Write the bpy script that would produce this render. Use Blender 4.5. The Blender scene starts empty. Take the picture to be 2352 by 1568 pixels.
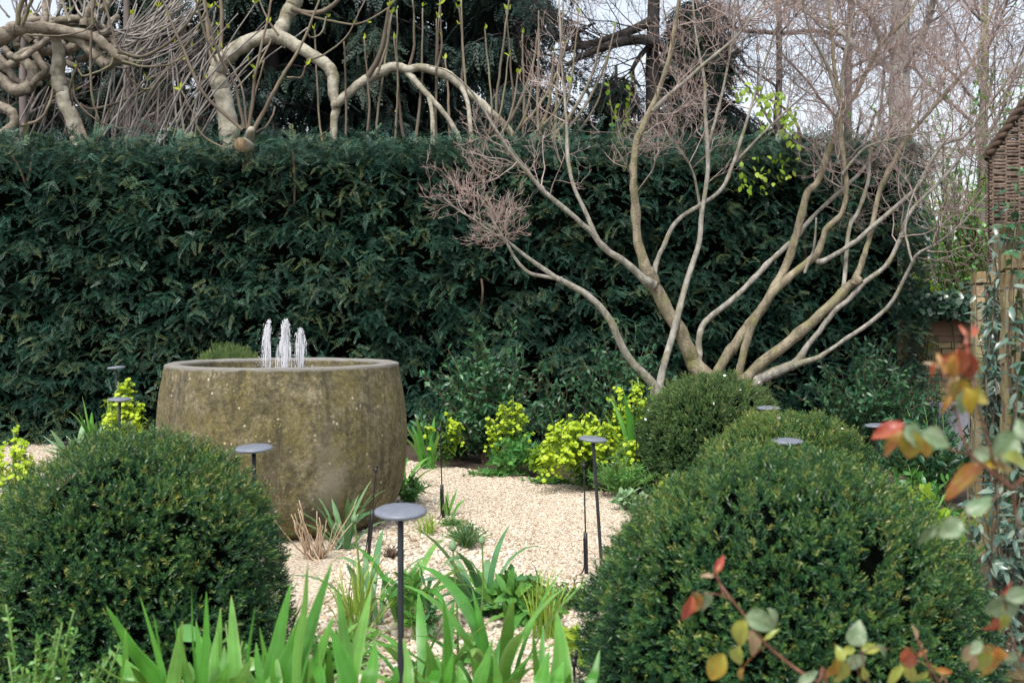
import bpy, math, random
import numpy as np
rng = np.random.default_rng(7)
random.seed(7)
sc = bpy.context.scene
COL = sc.collection
F = 2613.0          # focal length in measuring units (picture 2352 units wide)
CX, HY, H = 1176.0, 709.0, 1.5

def P(x, y, Y):
    """world point seen at picture position (x, y) at a distance of Y metres"""
    return np.array([(x-CX)/F*Y, Y, H-(y-HY)/F*Y])
def G(x, y):
    """ground point seen at picture position (x, y)"""
    Y = H*F/(y-HY)
    return np.array([(x-CX)/F*Y, Y, 0.0])
def nrm(v):
    return v/np.maximum(np.linalg.norm(v, axis=-1, keepdims=True), 1e-9)
def U(a, b, n=None):
    return rng.uniform(a, b, n)

# ------------------------------------------------------------------ mesh collector
class MB:
    def __init__(s):
        s.V = []; s.F = []; s.T = []; s.n = 0
    def add(s, V, F, t=0.5):
        V = np.asarray(V, float).reshape(-1, 3)
        if np.isscalar(t): t = np.full(len(V), float(t))
        for f in (F if isinstance(F, list) else [F]):
            s.F.append(np.asarray(f, int)+s.n)
        s.V.append(V); s.T.append(np.asarray(t, float).reshape(-1)); s.n += len(V)
        return s
    def build(s, name, mat, parent=None, local=False, smooth=True):
        V = np.concatenate(s.V); T = np.concatenate(s.T)
        if parent is not None and not local:
            o = np.zeros(3); q = parent
            while q is not None:
                o += np.array(q.location); q = q.parent
            V = V-o
        me = bpy.data.meshes.new(name)
        me.vertices.add(len(V)); me.vertices.foreach_set('co', V.astype(np.float32).ravel())
        idx = np.concatenate([f.ravel() for f in s.F])
        cnt = np.concatenate([np.full(len(f), f.shape[1]) for f in s.F])
        st = np.concatenate([[0], np.cumsum(cnt)[:-1]])
        me.loops.add(len(idx)); me.loops.foreach_set('vertex_index', idx.astype(np.int32))
        me.polygons.add(len(cnt)); me.polygons.foreach_set('loop_start', st.astype(np.int32))
        me.polygons.foreach_set('use_smooth', np.full(len(cnt), smooth))
        a = me.attributes.new('tint', 'FLOAT', 'POINT'); a.data.foreach_set('value', T.astype(np.float32))
        me.update(calc_edges=True); me.validate()
        for m in (mat if isinstance(mat, list) else [mat]): me.materials.append(m)
        o = bpy.data.objects.new(name, me); COL.objects.link(o)
        if parent is not None: o.parent = parent
        return o

def thing(name, label, cat, loc=(0, 0, 0), group=None, rz=0):
    o = bpy.data.objects.new(name, None); COL.objects.link(o)
    o.location = tuple(float(v) for v in loc); o.rotation_euler = (0, 0, rz); o.empty_display_size = 0.1
    o['label'] = label; o['category'] = cat
    if group: o['group'] = group
    return o
def tag(o, label, cat=None, group=None, kind=None):
    o['label'] = label
    if cat: o['category'] = cat
    if group: o['group'] = group
    if kind: o['kind'] = kind
    return o
def dup(root, label, loc, rot=(0, 0, 0), scale=(1, 1, 1)):
    r = root.copy(); COL.objects.link(r)
    r.location = tuple(float(v) for v in loc); r.rotation_euler = rot; r.scale = scale; r['label'] = label
    for ch in list(root.children):
        c = ch.copy(); COL.objects.link(c); c.parent = r
        for g in list(ch.children):
            d = g.copy(); COL.objects.link(d); d.parent = c
    return r

# ------------------------------------------------------------------ geometry helpers
def catmull(pts, n):
    p = np.asarray(pts, float)
    p = np.vstack([2*p[0]-p[1], p, 2*p[-1]-p[-2]])
    out = []
    for i in range(1, len(p)-2):
        t = np.linspace(0, 1, n, endpoint=False)[:, None]
        a, b, c, d = p[i-1], p[i], p[i+1], p[i+2]
        out.append(0.5*((2*b)+(-a+c)*t+(2*a-5*b+4*c-d)*t*t+(-a+3*b-3*c+d)*t**3))
    out.append(p[-2][None])
    return np.vstack(out)

def tubes(mb, Pn, R, S=6, t=0.5, cap=True):
    """Pn (N,K,3) centre lines, R (N,K) radii"""
    Pn = np.asarray(Pn, float); R = np.asarray(R, float)
    if Pn.ndim == 2: Pn = Pn[None]; R = R[None]
    if cap:
        d = nrm(Pn[:, -1]-Pn[:, -2])
        Pn = np.concatenate([Pn, (Pn[:, -1]+d*R[:, -1:]*.35)[:, None]], 1); R = np.concatenate([R, R[:, -1:]*0.03], 1)
    N, K, _ = Pn.shape
    tg = np.empty_like(Pn); tg[:, 1:-1] = Pn[:, 2:]-Pn[:, :-2]; tg[:, 0] = Pn[:, 1]-Pn[:, 0]; tg[:, -1] = Pn[:, -1]-Pn[:, -2]
    tg = nrm(tg)
    ref = np.where(np.abs(tg[:, 0, 2:3]) < 0.8, np.array([[0, 0, 1.]]), np.array([[1., 0, 0]]))
    n = nrm(np.cross(tg[:, 0], ref)); A = []
    for k in range(K):
        n = nrm(n-tg[:, k]*np.sum(n*tg[:, k], -1, keepdims=True)); A.append(n)
    A = np.stack(A, 1); B = np.cross(tg, A)
    an = np.linspace(0, 2*np.pi, S, endpoint=False)
    V = Pn[:, :, None]+R[:, :, None, None]*(A[:, :, None]*np.cos(an)[None, None, :, None]+B[:, :, None]*np.sin(an)[None, None, :, None])
    k = np.arange(K-1)[:, None]; s = np.arange(S)[None]; s2 = (s+1) % S
    f = np.stack([k*S+s, k*S+s2, (k+1)*S+s2, (k+1)*S+s], -1).reshape(-1, 4)
    Fs = (f[None]+(np.arange(N)*K*S)[:, None, None]).reshape(-1, 4)
    tt = np.broadcast_to(np.asarray(t, float).reshape(-1, 1, 1) if np.ndim(t) < 2 else np.pad(t, ((0, 0), (0, K-t.shape[1])), mode='edge')[:, :, None], (N, K, S))
    mb.add(V.reshape(-1, 3), Fs, tt.reshape(-1))

def basis(d, n):
    d = nrm(d); y = nrm(np.cross(n, d)); z = np.cross(d, y)
    return np.stack([d, y, z], -1)
def inst(mb, T, pos, R, s, tint):
    V, Fc, tv = T
    s = np.asarray(s, float)
    if s.ndim == 0: s = np.full(len(pos), s)
    W = np.einsum('nij,vj->nvi', R, V)*s[:, None, None]+pos[:, None]
    f = (Fc[None]+(np.arange(len(pos))*len(V))[:, None, None]).reshape(-1, Fc.shape[1])
    t = np.clip(np.asarray(tint).reshape(-1, 1)+tv[None], 0, 1)
    mb.add(W.reshape(-1, 3), f, np.broadcast_to(t, (len(pos), len(V))).reshape(-1))
def rdir(n):
    return nrm(rng.normal(size=(n, 3)))

def leaf_t(w=.4, fold=.15, droop=.2, n=3, power=1.0, tipt=0.0, petiole=0.0):
    """a leaf one unit long along +X"""
    t = np.linspace(0, 1, n+1)
    prof = np.sin(np.pi*np.clip(t, 0.02, .99)**power)**.8*w/2
    V = []; tv = []
    for a, h in zip(t, prof):
        z = -droop*a*a
        for s in (-1, 0, 1):
            V.append((petiole+a, s*h, z+abs(s)*fold*h)); tv.append(tipt*a+(0.06 if s == 0 else 0))
    f = []
    for i in range(n):
        for j in (0, 1):
            f.append((i*3+j, i*3+j+1, i*3+j+4, i*3+j+3))
    return np.array(V), np.array(f), np.array(tv)
def rose_leaf_t(w, fold, droop):
    """toothed, wavy leaflet with a midrib, one unit long; tint is high on midrib and margin"""
    n = 16; V = []; tv = []; f = []; ph = random.random()*6; tw = random.uniform(-.5, .5)
    for i in range(n+1):
        t = i/n; h = w/2*max(.015, math.sin(math.pi*min(t, .995)**.82))**.75*(1+(.05 if i % 2 else -.03))
        for q in (-1, -.5, 0, .5, 1):
            y = q*h; z = -droop*t*t+abs(q)**1.5*fold*h+.035*math.sin(t*9+ph+q*2)*abs(q)+tw*y*t
            V.append((t+.03*abs(q)*(1-t), y, z)); tv.append((.42 if q == 0 else 0)+(.38*abs(q)**8)+.12*t)
    for i in range(n):
        for j in range(4): k = i*5+j; f.append((k, k+1, k+6, k+5))
    return np.array(V), np.array(f), np.array(tv)
def whorl_t(n, nl, nw, tipt, seed):
    """a clipped yew tip one unit long along +X with needles set spirally, leaning forward"""
    r = np.random.default_rng(seed); V = []; f = []; tv = []
    for i in range(n):
        a = .12+.80*i/(n-1); ph = i*2.4+r.uniform(-.3, .3); an = math.radians(62-38*a+r.uniform(-10, 10)); L = nl*r.uniform(.75, 1.1)*(1-.25*a)
        rad = np.array([0, math.cos(ph), math.sin(ph)]); d = np.array([math.cos(an), 0, 0])+rad*math.sin(an); sd = np.cross(d, [1., 0, 0]); sd /= np.linalg.norm(sd)
        b = np.array([a, 0, 0.]); m = b+d*L*.55+np.array([.03, 0, 0]); k = len(V); V += [b, m-sd*nw, b+d*L+np.array([.06, 0, 0]), m+sd*nw]; f.append((k, k+1, k+2, k+3)); tv += [tipt*max(0, a-.55)*2]*4
    return np.array(V), np.array(f), np.array(tv)
def shoot_t(pairs=8, nl=.3, nw=.035, droop=.25, ang=52, tipt=.25, seed=0, lift=.25):
    """a yew shoot one unit long along +X: two ranks of flat needles"""
    r = np.random.default_rng(seed); V = []; f = []; tv = []
    def ax(a): return np.array([a, 0, -droop*a*a])
    for i in range(pairs):
        a = .08+.92*i/(pairs-1)
        for s in (-1, 1):
            an = math.radians(ang+r.uniform(-12, 12)-22*a); L = nl*(1-.45*a)*r.uniform(.8, 1.15)
            d = np.array([math.cos(an), s*math.sin(an), r.uniform(-.1, .1)+lift*.5-droop*a]); d /= np.linalg.norm(d)
            side = np.cross(d, [0, 0, 1.]); side /= np.linalg.norm(side)
            b = ax(a); m = b+d*L*.5+np.array([0, 0, .02]); k = len(V)
            V += [b, m-side*nw, b+d*L, m+side*nw]; f.append((k, k+1, k+2, k+3))
            tv += [tipt*a*a]*4
    return np.array(V), np.array(f), np.array(tv)

def ribbon(mb, path, w, side, fold=.12, t=.5):
    """a strap leaf: path (K,3), half widths (K), side vector(s) (K,3)"""
    path = np.asarray(path, float); K = len(path)
    tg = nrm(np.gradient(path, axis=0)); side = np.broadcast_to(np.asarray(side, float), (K, 3))
    side = nrm(side-tg*np.sum(side*tg, -1, keepdims=True)); up = np.cross(side, tg)
    w = np.asarray(w)[:, None]
    V = np.stack([path-side*w+up*w*fold, path, path+side*w+up*w*fold], 1).reshape(-1, 3)
    f = []
    for i in range(K-1):
        for j in (0, 1): f.append((i*3+j, i*3+j+1, i*3+j+4, i*3+j+3))
    tt = np.repeat(t+np.linspace(-.12, .12, K), 3); tt[1::3] += .05
    mb.add(V, np.array(f), np.clip(tt, 0, 1))

def blade(mb, path, w, side, t):
    """sword leaf: seven points across, ribbed, paler margin and darker rib lines"""
    path = np.asarray(path, float); K = len(path); tg = nrm(np.gradient(path, axis=0)); side = np.broadcast_to(side, (K, 3)); side = nrm(side-tg*np.sum(side*tg, -1, keepdims=True)); up = np.cross(side, tg)
    q = np.array([-1, -.9, -.5, 0, .5, .9, 1]); zz = np.array([0, .05, .04, .12, .04, .05, 0]); tq = np.array([.22, .05, -.06, .06, -.08, .04, .22]); w = np.asarray(w)[:, None, None]; wav = 1+.05*np.sin(np.linspace(0, 7, K)+t*20)[:, None, None]
    V = path[:, None]+side[:, None]*q[None, :, None]*w*wav+up[:, None]*zz[None, :, None]*w; s = np.linspace(0, 1, K)
    tt = t+tq[None]+(.10*s)[:, None]+np.where(s > .96, .3, 0)[:, None]; f = [(i*7+j, i*7+j+1, i*7+j+8, i*7+j+7) for i in range(K-1) for j in range(6)]
    mb.add(V.reshape(-1, 3), np.array(f), np.clip(tt, 0, 1).reshape(-1))
def lathe(mb, prof, c=(0, 0, 0), S=48, t=.5):
    prof = np.asarray(prof, float); a = np.linspace(0, 2*np.pi, S, endpoint=False)
    V = np.stack([prof[:, 0:1]*np.cos(a), prof[:, 0:1]*np.sin(a), np.repeat(prof[:, 1:2], S, 1)], -1)+np.asarray(c)
    K = len(prof); k = np.arange(K-1)[:, None]; s = np.arange(S)[None]; s2 = (s+1) % S
    mb.add(V.reshape(-1, 3), np.stack([k*S+s, k*S+s2, (k+1)*S+s2, (k+1)*S+s], -1).reshape(-1, 4), t)
def box(mb, c, h, t=.5, rz=0.0, j=0.0):
    """box with chamfered vertical look: centre c, half size h"""
    s = np.array([[x, y, z] for z in (-1, 1) for y in (-1, 1) for x in (-1, 1)], float)*np.asarray(h)
    if j: s = s+rng.normal(size=s.shape)*j
    ca, sa = math.cos(rz), math.sin(rz)
    V = np.stack([s[:, 0]*ca-s[:, 1]*sa, s[:, 0]*sa+s[:, 1]*ca, s[:, 2]], -1)+np.asarray(c)
    mb.add(V, np.array([(0, 2, 3, 1), (4, 5, 7, 6), (0, 1, 5, 4), (2, 6, 7, 3), (0, 4, 6, 2), (1, 3, 7, 5)]), t)
_ph = np.random.default_rng(3).uniform(0, 6.28, (40, 4)); _fr = np.random.default_rng(4).normal(size=(40, 3))
def fnoise(p, f=1.0, o=0):
    """smooth noise about -1..1 at points p"""
    v = 0
    for i in range(8):
        k = (i+o*8) % 40; v = v+np.sin(p@(_fr[k]*f*(1+.35*i))+_ph[k, 0])/(1+.3*i)
    return v/3.2

# ------------------------------------------------------------------ materials
def new_mat(name):
    m = bpy.data.materials.new(name); m.use_nodes = True; nt = m.node_tree
    b = nt.nodes['Principled BSDF']; return m, nt, b
def N(nt, typ, **kw):
    n = nt.nodes.new(typ)
    for k, v in kw.items():
        if k in n.inputs: n.inputs[k].default_value = v
        else: setattr(n, k, v)
    return n
def ramp(nt, cols, fac):
    r = nt.nodes.new('ShaderNodeValToRGB'); e = r.color_ramp.elements
    while len(e) < len(cols): e.new(.5)
    for i, (p, c) in enumerate(cols):
        e[i].position = p; e[i].color = (*c, 1)
    nt.links.new(fac, r.inputs[0]); return r.outputs[0]
def mixc(nt, fac, a, b, mode='MIX'):
    m = nt.nodes.new('ShaderNodeMix'); m.data_type = 'RGBA'; m.blend_type = mode
    for s, v in ((0, fac), (6, a), (7, b)):
        if hasattr(v, 'is_linked'): nt.links.new(v, m.inputs[s])
        else: m.inputs[s].default_value = (*v, 1) if isinstance(v, tuple) else v
    return m.outputs[2]
def leaf_mat(name, cols, rough=.45, trans=.2, spec=.5, patch=0.0, pscale=3.0):
    """cols: list of (tint, colour)"""
    m, nt, b = new_mat(name); at = N(nt, 'ShaderNodeAttribute', attribute_name='tint')
    c = ramp(nt, cols, at.outputs['Fac'])
    if patch:
        tc = N(nt, 'ShaderNodeTexCoord'); no = N(nt, 'ShaderNodeTexNoise', Scale=pscale, Detail=3.0)
        nt.links.new(tc.outputs['Object'], no.inputs['Vector'])
        f = ramp(nt, [(.35, (1-patch,)*3), (.65, (1+patch*.0,)*3)], no.outputs[0]); c = mixc(nt, 1.0, c, f, 'MULTIPLY')
    nt.links.new(c, b.inputs['Base Color']); b.inputs['Roughness'].default_value = rough
    b.inputs['Specular IOR Level'].default_value = spec
    if trans:
        tr = N(nt, 'ShaderNodeBsdfTranslucent'); mx = N(nt, 'ShaderNodeMixShader'); mx.inputs[0].default_value = trans
        c2 = mixc(nt, .35, c, (.35, .42, .06)) if trans > .1 else c
        nt.links.new(c2, tr.inputs[0]); nt.links.new(b.outputs[0], mx.inputs[1]); nt.links.new(tr.outputs[0], mx.inputs[2])
        nt.links.new(mx.outputs[0], nt.nodes['Material Output'].inputs[0])
    return m
def bark_mat(name, c1, c2, c3=None, scale=9.0, bump=.25, rough=.8, stretch=(1, 1, .35)):
    m, nt, b = new_mat(name); tc = N(nt, 'ShaderNodeTexCoord'); mp = N(nt, 'ShaderNodeMapping', Scale=stretch)
    nt.links.new(tc.outputs['Object'], mp.inputs[0])
    n1 = N(nt, 'ShaderNodeTexNoise', Scale=scale, Detail=6.0, Roughness=.65); nt.links.new(mp.outputs[0], n1.inputs['Vector'])
    c = ramp(nt, [(.35, c1), (.62, c2)], n1.outputs[0])
    if c3:
        n2 = N(nt, 'ShaderNodeTexNoise', Scale=scale*.45, Detail=5.0, Roughness=.7); nt.links.new(tc.outputs['Object'], n2.inputs['Vector'])
        f = ramp(nt, [(.5, (0, 0, 0)), (.64, (1, 1, 1))], n2.outputs[0]); c = mixc(nt, f, c, c3)
    at = N(nt, 'ShaderNodeAttribute', attribute_name='tint')
    g = ramp(nt, [(0, (.6, .6, .6)), (.5, (1, 1, 1)), (1, (1.25, 1.2, 1.15))], at.outputs['Fac'])
    c = mixc(nt, 1.0, c, g, 'MULTIPLY'); nt.links.new(c, b.inputs['Base Color'])
    n3 = N(nt, 'ShaderNodeTexNoise', Scale=scale*6, Detail=5.0); nt.links.new(tc.outputs['Object'], n3.inputs['Vector'])
    bp = N(nt, 'ShaderNodeBump', Strength=min(bump, 1.0), Distance=.016); nt.links.new(n3.outputs[0], bp.inputs['Height'])
    nt.links.new(bp.outputs[0], b.inputs['Normal']); b.inputs['Roughness'].default_value = rough; b.inputs['Specular IOR Level'].default_value = .3
    return m
def plain_mat(name, col, rough=.5, metal=0.0, spec=.5, var=.12, scale=30.0):
    m, nt, b = new_mat(name); tc = N(nt, 'ShaderNodeTexCoord'); n1 = N(nt, 'ShaderNodeTexNoise', Scale=scale, Detail=4.0)
    nt.links.new(tc.outputs['Object'], n1.inputs['Vector'])
    c = ramp(nt, [(.3, tuple(v*(1-var) for v in col)), (.7, tuple(v*(1+var) for v in col))], n1.outputs[0])
    nt.links.new(c, b.inputs['Base Color']); b.inputs['Roughness'].default_value = rough; b.inputs['Metallic'].default_value = metal
    b.inputs['Specular IOR Level'].default_value = spec
    return m

def rose_mat(name, a, b_, vein):
    m, nt, b = new_mat(name); tc = N(nt, 'ShaderNodeTexCoord'); at = N(nt, 'ShaderNodeAttribute', attribute_name='tint')
    n1 = N(nt, 'ShaderNodeTexNoise', Scale=42.0, Detail=5.0, Roughness=.7); nt.links.new(tc.outputs['Object'], n1.inputs['Vector'])
    c = mixc(nt, ramp(nt, [(.41, (0, 0, 0)), (.57, (1, 1, 1))], n1.outputs[0]), a, b_); c = mixc(nt, ramp(nt, [(.55, (0, 0, 0)), (.95, (.85, .85, .85))], at.outputs['Fac']), c, vein)
    nt.links.new(c, b.inputs['Base Color']); b.inputs['Roughness'].default_value = .34; b.inputs['Specular IOR Level'].default_value = .55
    w = N(nt, 'ShaderNodeTexNoise', Scale=140.0, Detail=2.0); nt.links.new(tc.outputs['Object'], w.inputs['Vector']); bp = N(nt, 'ShaderNodeBump', Strength=.5, Distance=.003)
    nt.links.new(w.outputs[0], bp.inputs['Height']); nt.links.new(bp.outputs[0], b.inputs['Normal'])
    tr = N(nt, 'ShaderNodeBsdfTranslucent'); mx = N(nt, 'ShaderNodeMixShader'); mx.inputs[0].default_value = .28; nt.links.new(c, tr.inputs[0])
    nt.links.new(b.outputs[0], mx.inputs[1]); nt.links.new(tr.outputs[0], mx.inputs[2]); nt.links.new(mx.outputs[0], nt.nodes['Material Output'].inputs[0]); return m
M = {}
M['yew'] = leaf_mat('yew_hedge_leaf', [(0, (.003, .016, .011)), (.35, (.016, .062, .041)), (.7, (.058, .142, .092)), (1, (.16, .19, .07))], .42, .06, .30, .3, 1.2)
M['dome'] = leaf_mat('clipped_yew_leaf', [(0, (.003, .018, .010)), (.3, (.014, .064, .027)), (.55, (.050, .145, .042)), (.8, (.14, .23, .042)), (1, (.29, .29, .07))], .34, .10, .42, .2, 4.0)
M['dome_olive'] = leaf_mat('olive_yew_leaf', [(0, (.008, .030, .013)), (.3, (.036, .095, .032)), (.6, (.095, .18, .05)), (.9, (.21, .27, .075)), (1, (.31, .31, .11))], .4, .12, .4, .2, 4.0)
M['dark'] = plain_mat('inner_shade_black', (.002, .003, .002), 1.0, spec=.0)  # near-black colour standing in for deep shade inside hedge and domes
M['conifer'] = leaf_mat('conifer_leaf', [(0, (.010, .026, .022)), (.5, (.022, .052, .040)), (.85, (.048, .075, .040)), (1, (.085, .07, .035))], .55, .06, .35, .4, .8)
M['bark_dog'] = bark_mat('smooth_grey_bark', (.17, .157, .128), (.43, .405, .355), (.22, .205, .12), 18, .9)
M['bark_main'] = bark_mat('peeling_tan_bark', (.12, .10, .066), (.36, .31, .215), (.21, .20, .09), 12, 1.0)
M['twig_dog'] = bark_mat('pinkish_twig', (.21, .155, .14), (.42, .335, .305), None, 6, .1)
M['bark_fig'] = bark_mat('pale_fig_bark', (.20, .178, .13), (.46, .43, .345), (.19, .17, .105), 6, .6, .8, (1, 1, 1))
M['bark_fig_old'] = bark_mat('old_fig_bark', (.10, .08, .06), (.33, .285, .225), (.14, .12, .08), 7, .7, .85, (1, 1, 1))
M['shoot_fig'] = bark_mat('brown_fig_shoot', (.085, .067, .05), (.19, .155, .115), (.19, .18, .11), 3, .1)
M['shoot_pale'] = bark_mat('mauve_grey_shoot', (.11, .096, .086), (.34, .31, .285), None, 3, .1)
M['bark_dark'] = bark_mat('dark_bark', (.016, .014, .013), (.05, .044, .04), None, 6, .5)
M['twig_grey'] = bark_mat('grey_twig', (.10, .08, .075), (.20, .165, .15), None, 4, .1)
M['bark_pale'] = bark_mat('pale_far_bark', (.34, .32, .29), (.50, .48, .45), (.28, .27, .22), 3, .4)
M['bud'] = leaf_mat('lime_bud', [(0, (.30, .42, .03)), (1, (.52, .58, .05))], .5, .3)
M['lime'] = leaf_mat('lime_young_leaf', [(0, (.14, .30, .02)), (.6, (.28, .46, .03)), (1, (.46, .58, .07))], .5, .45)
M['euph'] = leaf_mat('euphorbia_flower', [(0, (.20, .35, .010)), (.5, (.36, .51, .012)), (1, (.52, .62, .025))], .55, .25)
M['euph_leaf'] = leaf_mat('euphorbia_leaf', [(0, (.04, .13, .05)), (.5, (.09, .22, .06)), (1, (.2, .36, .08))], .5, .25)
M['stem'] = plain_mat('green_stem', (.13, .22, .05), .5)
M['stem_brown'] = plain_mat('brown_stem', (.12, .085, .055), .8)
M['gloss'] = leaf_mat('dark_glossy_leaf', [(0, (.010, .050, .026)), (.5, (.024, .100, .046)), (1, (.075, .19, .075))], .34, .12, .38)
M['laurel'] = leaf_mat('mid_green_leaf', [(0, (.03, .13, .035)), (.5, (.06, .22, .05)), (1, (.16, .36, .07))], .35, .2)
M['climb'] = leaf_mat('blue_green_climber_leaf', [(0, (.035, .085, .065)), (.5, (.085, .16, .12)), (1, (.20, .27, .2))], .25, .12, .7)
M['strap'] = leaf_mat('strap_leaf', [(0, (.035, .17, .03)), (.5, (.10, .36, .05)), (1, (.29, .52, .14))], .36, .35, .5, .25, 20)
M['strap_blue'] = leaf_mat('blue_green_strap_leaf', [(0, (.04, .16, .07)), (.5, (.10, .28, .11)), (1, (.26, .42, .2))], .38, .3, .5, .25, 20)
M['iris'] = leaf_mat('iris_blade', [(0, (.03, .16, .022)), (.5, (.085, .32, .032)), (.78, (.18, .44, .085)), (.93, (.32, .46, .12)), (1, (.30, .20, .09))], .38, .38, .45, .3, 14)
M['grass'] = leaf_mat('bright_grass_blade', [(0, (.14, .30, .03)), (.6, (.28, .46, .05)), (1, (.45, .45, .15))], .5, .35)
M['felt'] = leaf_mat('felted_grey_leaf', [(0, (.12, .24, .11)), (.6, (.24, .38, .2)), (1, (.38, .48, .32))], .75, .15, .2)
M['dry'] = bark_mat('dry_tan_twig', (.26, .19, .12), (.44, .34, .24), None, 10, .1)
M['ivy'] = leaf_mat('ivy_leaf', [(0, (.012, .040, .026)), (.6, (.026, .07, .04)), (1, (.07, .13, .07))], .25, .05, .6)
M['black'] = plain_mat('black_plastic', (.012, .012, .014), .45)
M['lamp'] = plain_mat('dark_grey_powder_coat', (.16, .178, .215), .42, 0.0, .5, .1, 60)
M['post'] = plain_mat('dark_lamp_post', (.028, .032, .038), .45, 0.0, .4, .1, 60)
M['hose'] = plain_mat('grey_hose', (.20, .22, .20), .5)
M['petal'] = plain_mat('white_petal', (.75, .74, .72), .6)
M['red'] = rose_mat('red_rose_leaf', (.34, .045, .035), (.40, .12, .05), (.20, .03, .03))
M['orange'] = rose_mat('orange_rose_leaf', (.40, .15, .035), (.36, .24, .05), (.34, .07, .03))
M['yellow'] = rose_mat('yellow_rose_leaf', (.40, .29, .03), (.29, .27, .04), (.40, .15, .03))
M['pale'] = rose_mat('pale_green_rose_leaf', (.15, .24, .12), (.26, .33, .20), (.10, .16, .05))
M['rlime'] = rose_mat('lime_rose_leaf', (.26, .33, .06), (.34, .36, .07), (.30, .22, .06))
M['pink'] = rose_mat('pink_tinged_rose_leaf', (.38, .27, .17), (.30, .28, .13), (.40, .14, .10))
M['cane'] = plain_mat('red_brown_cane', (.15, .06, .035), .45, var=.3)
M['mortar'] = plain_mat('lime_mortar', (.30, .265, .19), .95)

def brick_mat():
    m, nt, b = new_mat('yellow_stock_brick'); at = N(nt, 'ShaderNodeAttribute', attribute_name='tint')
    c = ramp(nt, [(0, (.20, .13, .06)), (.4, (.36, .28, .14)), (.75, (.46, .38, .20)), (1, (.30, .19, .12))], at.outputs['Fac'])
    tc = N(nt, 'ShaderNodeTexCoord'); n1 = N(nt, 'ShaderNodeTexNoise', Scale=4.0, Detail=6.0, Roughness=.7); nt.links.new(tc.outputs['Object'], n1.inputs['Vector'])
    f = ramp(nt, [(.47, (0, 0, 0)), (.66, (1, 1, 1))], n1.outputs[0]); c = mixc(nt, f, c, (.20, .20, .035))
    n2 = N(nt, 'ShaderNodeTexNoise', Scale=45.0, Detail=6.0, Roughness=.7); nt.links.new(tc.outputs['Object'], n2.inputs['Vector'])
    g = ramp(nt, [(.3, (.65, .65, .65)), (.7, (1.2, 1.2, 1.2))], n2.outputs[0]); c = mixc(nt, 1.0, c, g, 'MULTIPLY')
    nt.links.new(c, b.inputs['Base Color']); b.inputs['Roughness'].default_value = .9
    bp = N(nt, 'ShaderNodeBump', Strength=.6, Distance=.012); nt.links.new(n2.outputs[0], bp.inputs['Height']); nt.links.new(bp.outputs[0], b.inputs['Normal'])
    return m
M['brick'] = brick_mat()
def gravel_mat(name, scale, cols, bump):
    m, nt, b = new_mat(name); tc = N(nt, 'ShaderNodeTexCoord')
    v = N(nt, 'ShaderNodeTexVoronoi', Scale=scale); nt.links.new(tc.outputs['Object'], v.inputs['Vector'])
    sp = N(nt, 'ShaderNodeSeparateColor'); nt.links.new(v.outputs['Color'], sp.inputs[0])
    c = ramp(nt, cols, sp.outputs[0])
    n1 = N(nt, 'ShaderNodeTexNoise', Scale=1.6, Detail=5.0); nt.links.new(tc.outputs['Object'], n1.inputs['Vector'])
    g = ramp(nt, [(.35, (.78, .76, .74)), (.65, (1.05, 1.03, 1.0))], n1.outputs[0]); c = mixc(nt, 1.0, c, g, 'MULTIPLY')
    nt.links.new(c, b.inputs['Base Color']); b.inputs['Roughness'].default_value = .9
    bp = N(nt, 'ShaderNodeBump', Strength=bump, Distance=.012, invert=True); nt.links.new(v.outputs['Distance'], bp.inputs['Height']); nt.links.new(bp.outputs[0], b.inputs['Normal'])
    return m
GR = [(0, (.24, .17, .11)), (.15, (.46, .36, .26)), (.5, (.60, .53, .415)), (.8, (.70, .64, .535)), (1, (.52, .37, .25))]
M['gravel'] = gravel_mat('cream_gravel_sheet', 85.0, GR, .8)
def soil_mat():
    m, nt, b = new_mat('bark_mulch_soil'); tc = N(nt, 'ShaderNodeTexCoord')
    n1 = N(nt, 'ShaderNodeTexNoise', Scale=14.0, Detail=8.0, Roughness=.7); nt.links.new(tc.outputs['Object'], n1.inputs['Vector'])
    c = ramp(nt, [(.3, (.028, .019, .012)), (.6, (.085, .058, .036)), (.75, (.15, .11, .07))], n1.outputs[0]); nt.links.new(c, b.inputs['Base Color'])
    b.inputs['Roughness'].default_value = .95
    bp = N(nt, 'ShaderNodeBump', Strength=.8, Distance=.03); nt.links.new(n1.outputs[0], bp.inputs['Height']); nt.links.new(bp.outputs[0], b.inputs['Normal'])
    return m
M['soil'] = soil_mat()
def stone_mat():
    m, nt, b = new_mat('gravel_stone'); at = N(nt, 'ShaderNodeAttribute', attribute_name='tint')
    c = ramp(nt, GR, at.outputs['Fac']); nt.links.new(c, b.inputs['Base Color']); b.inputs['Roughness'].default_value = .8
    return m
M['stone'] = stone_mat()
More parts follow.
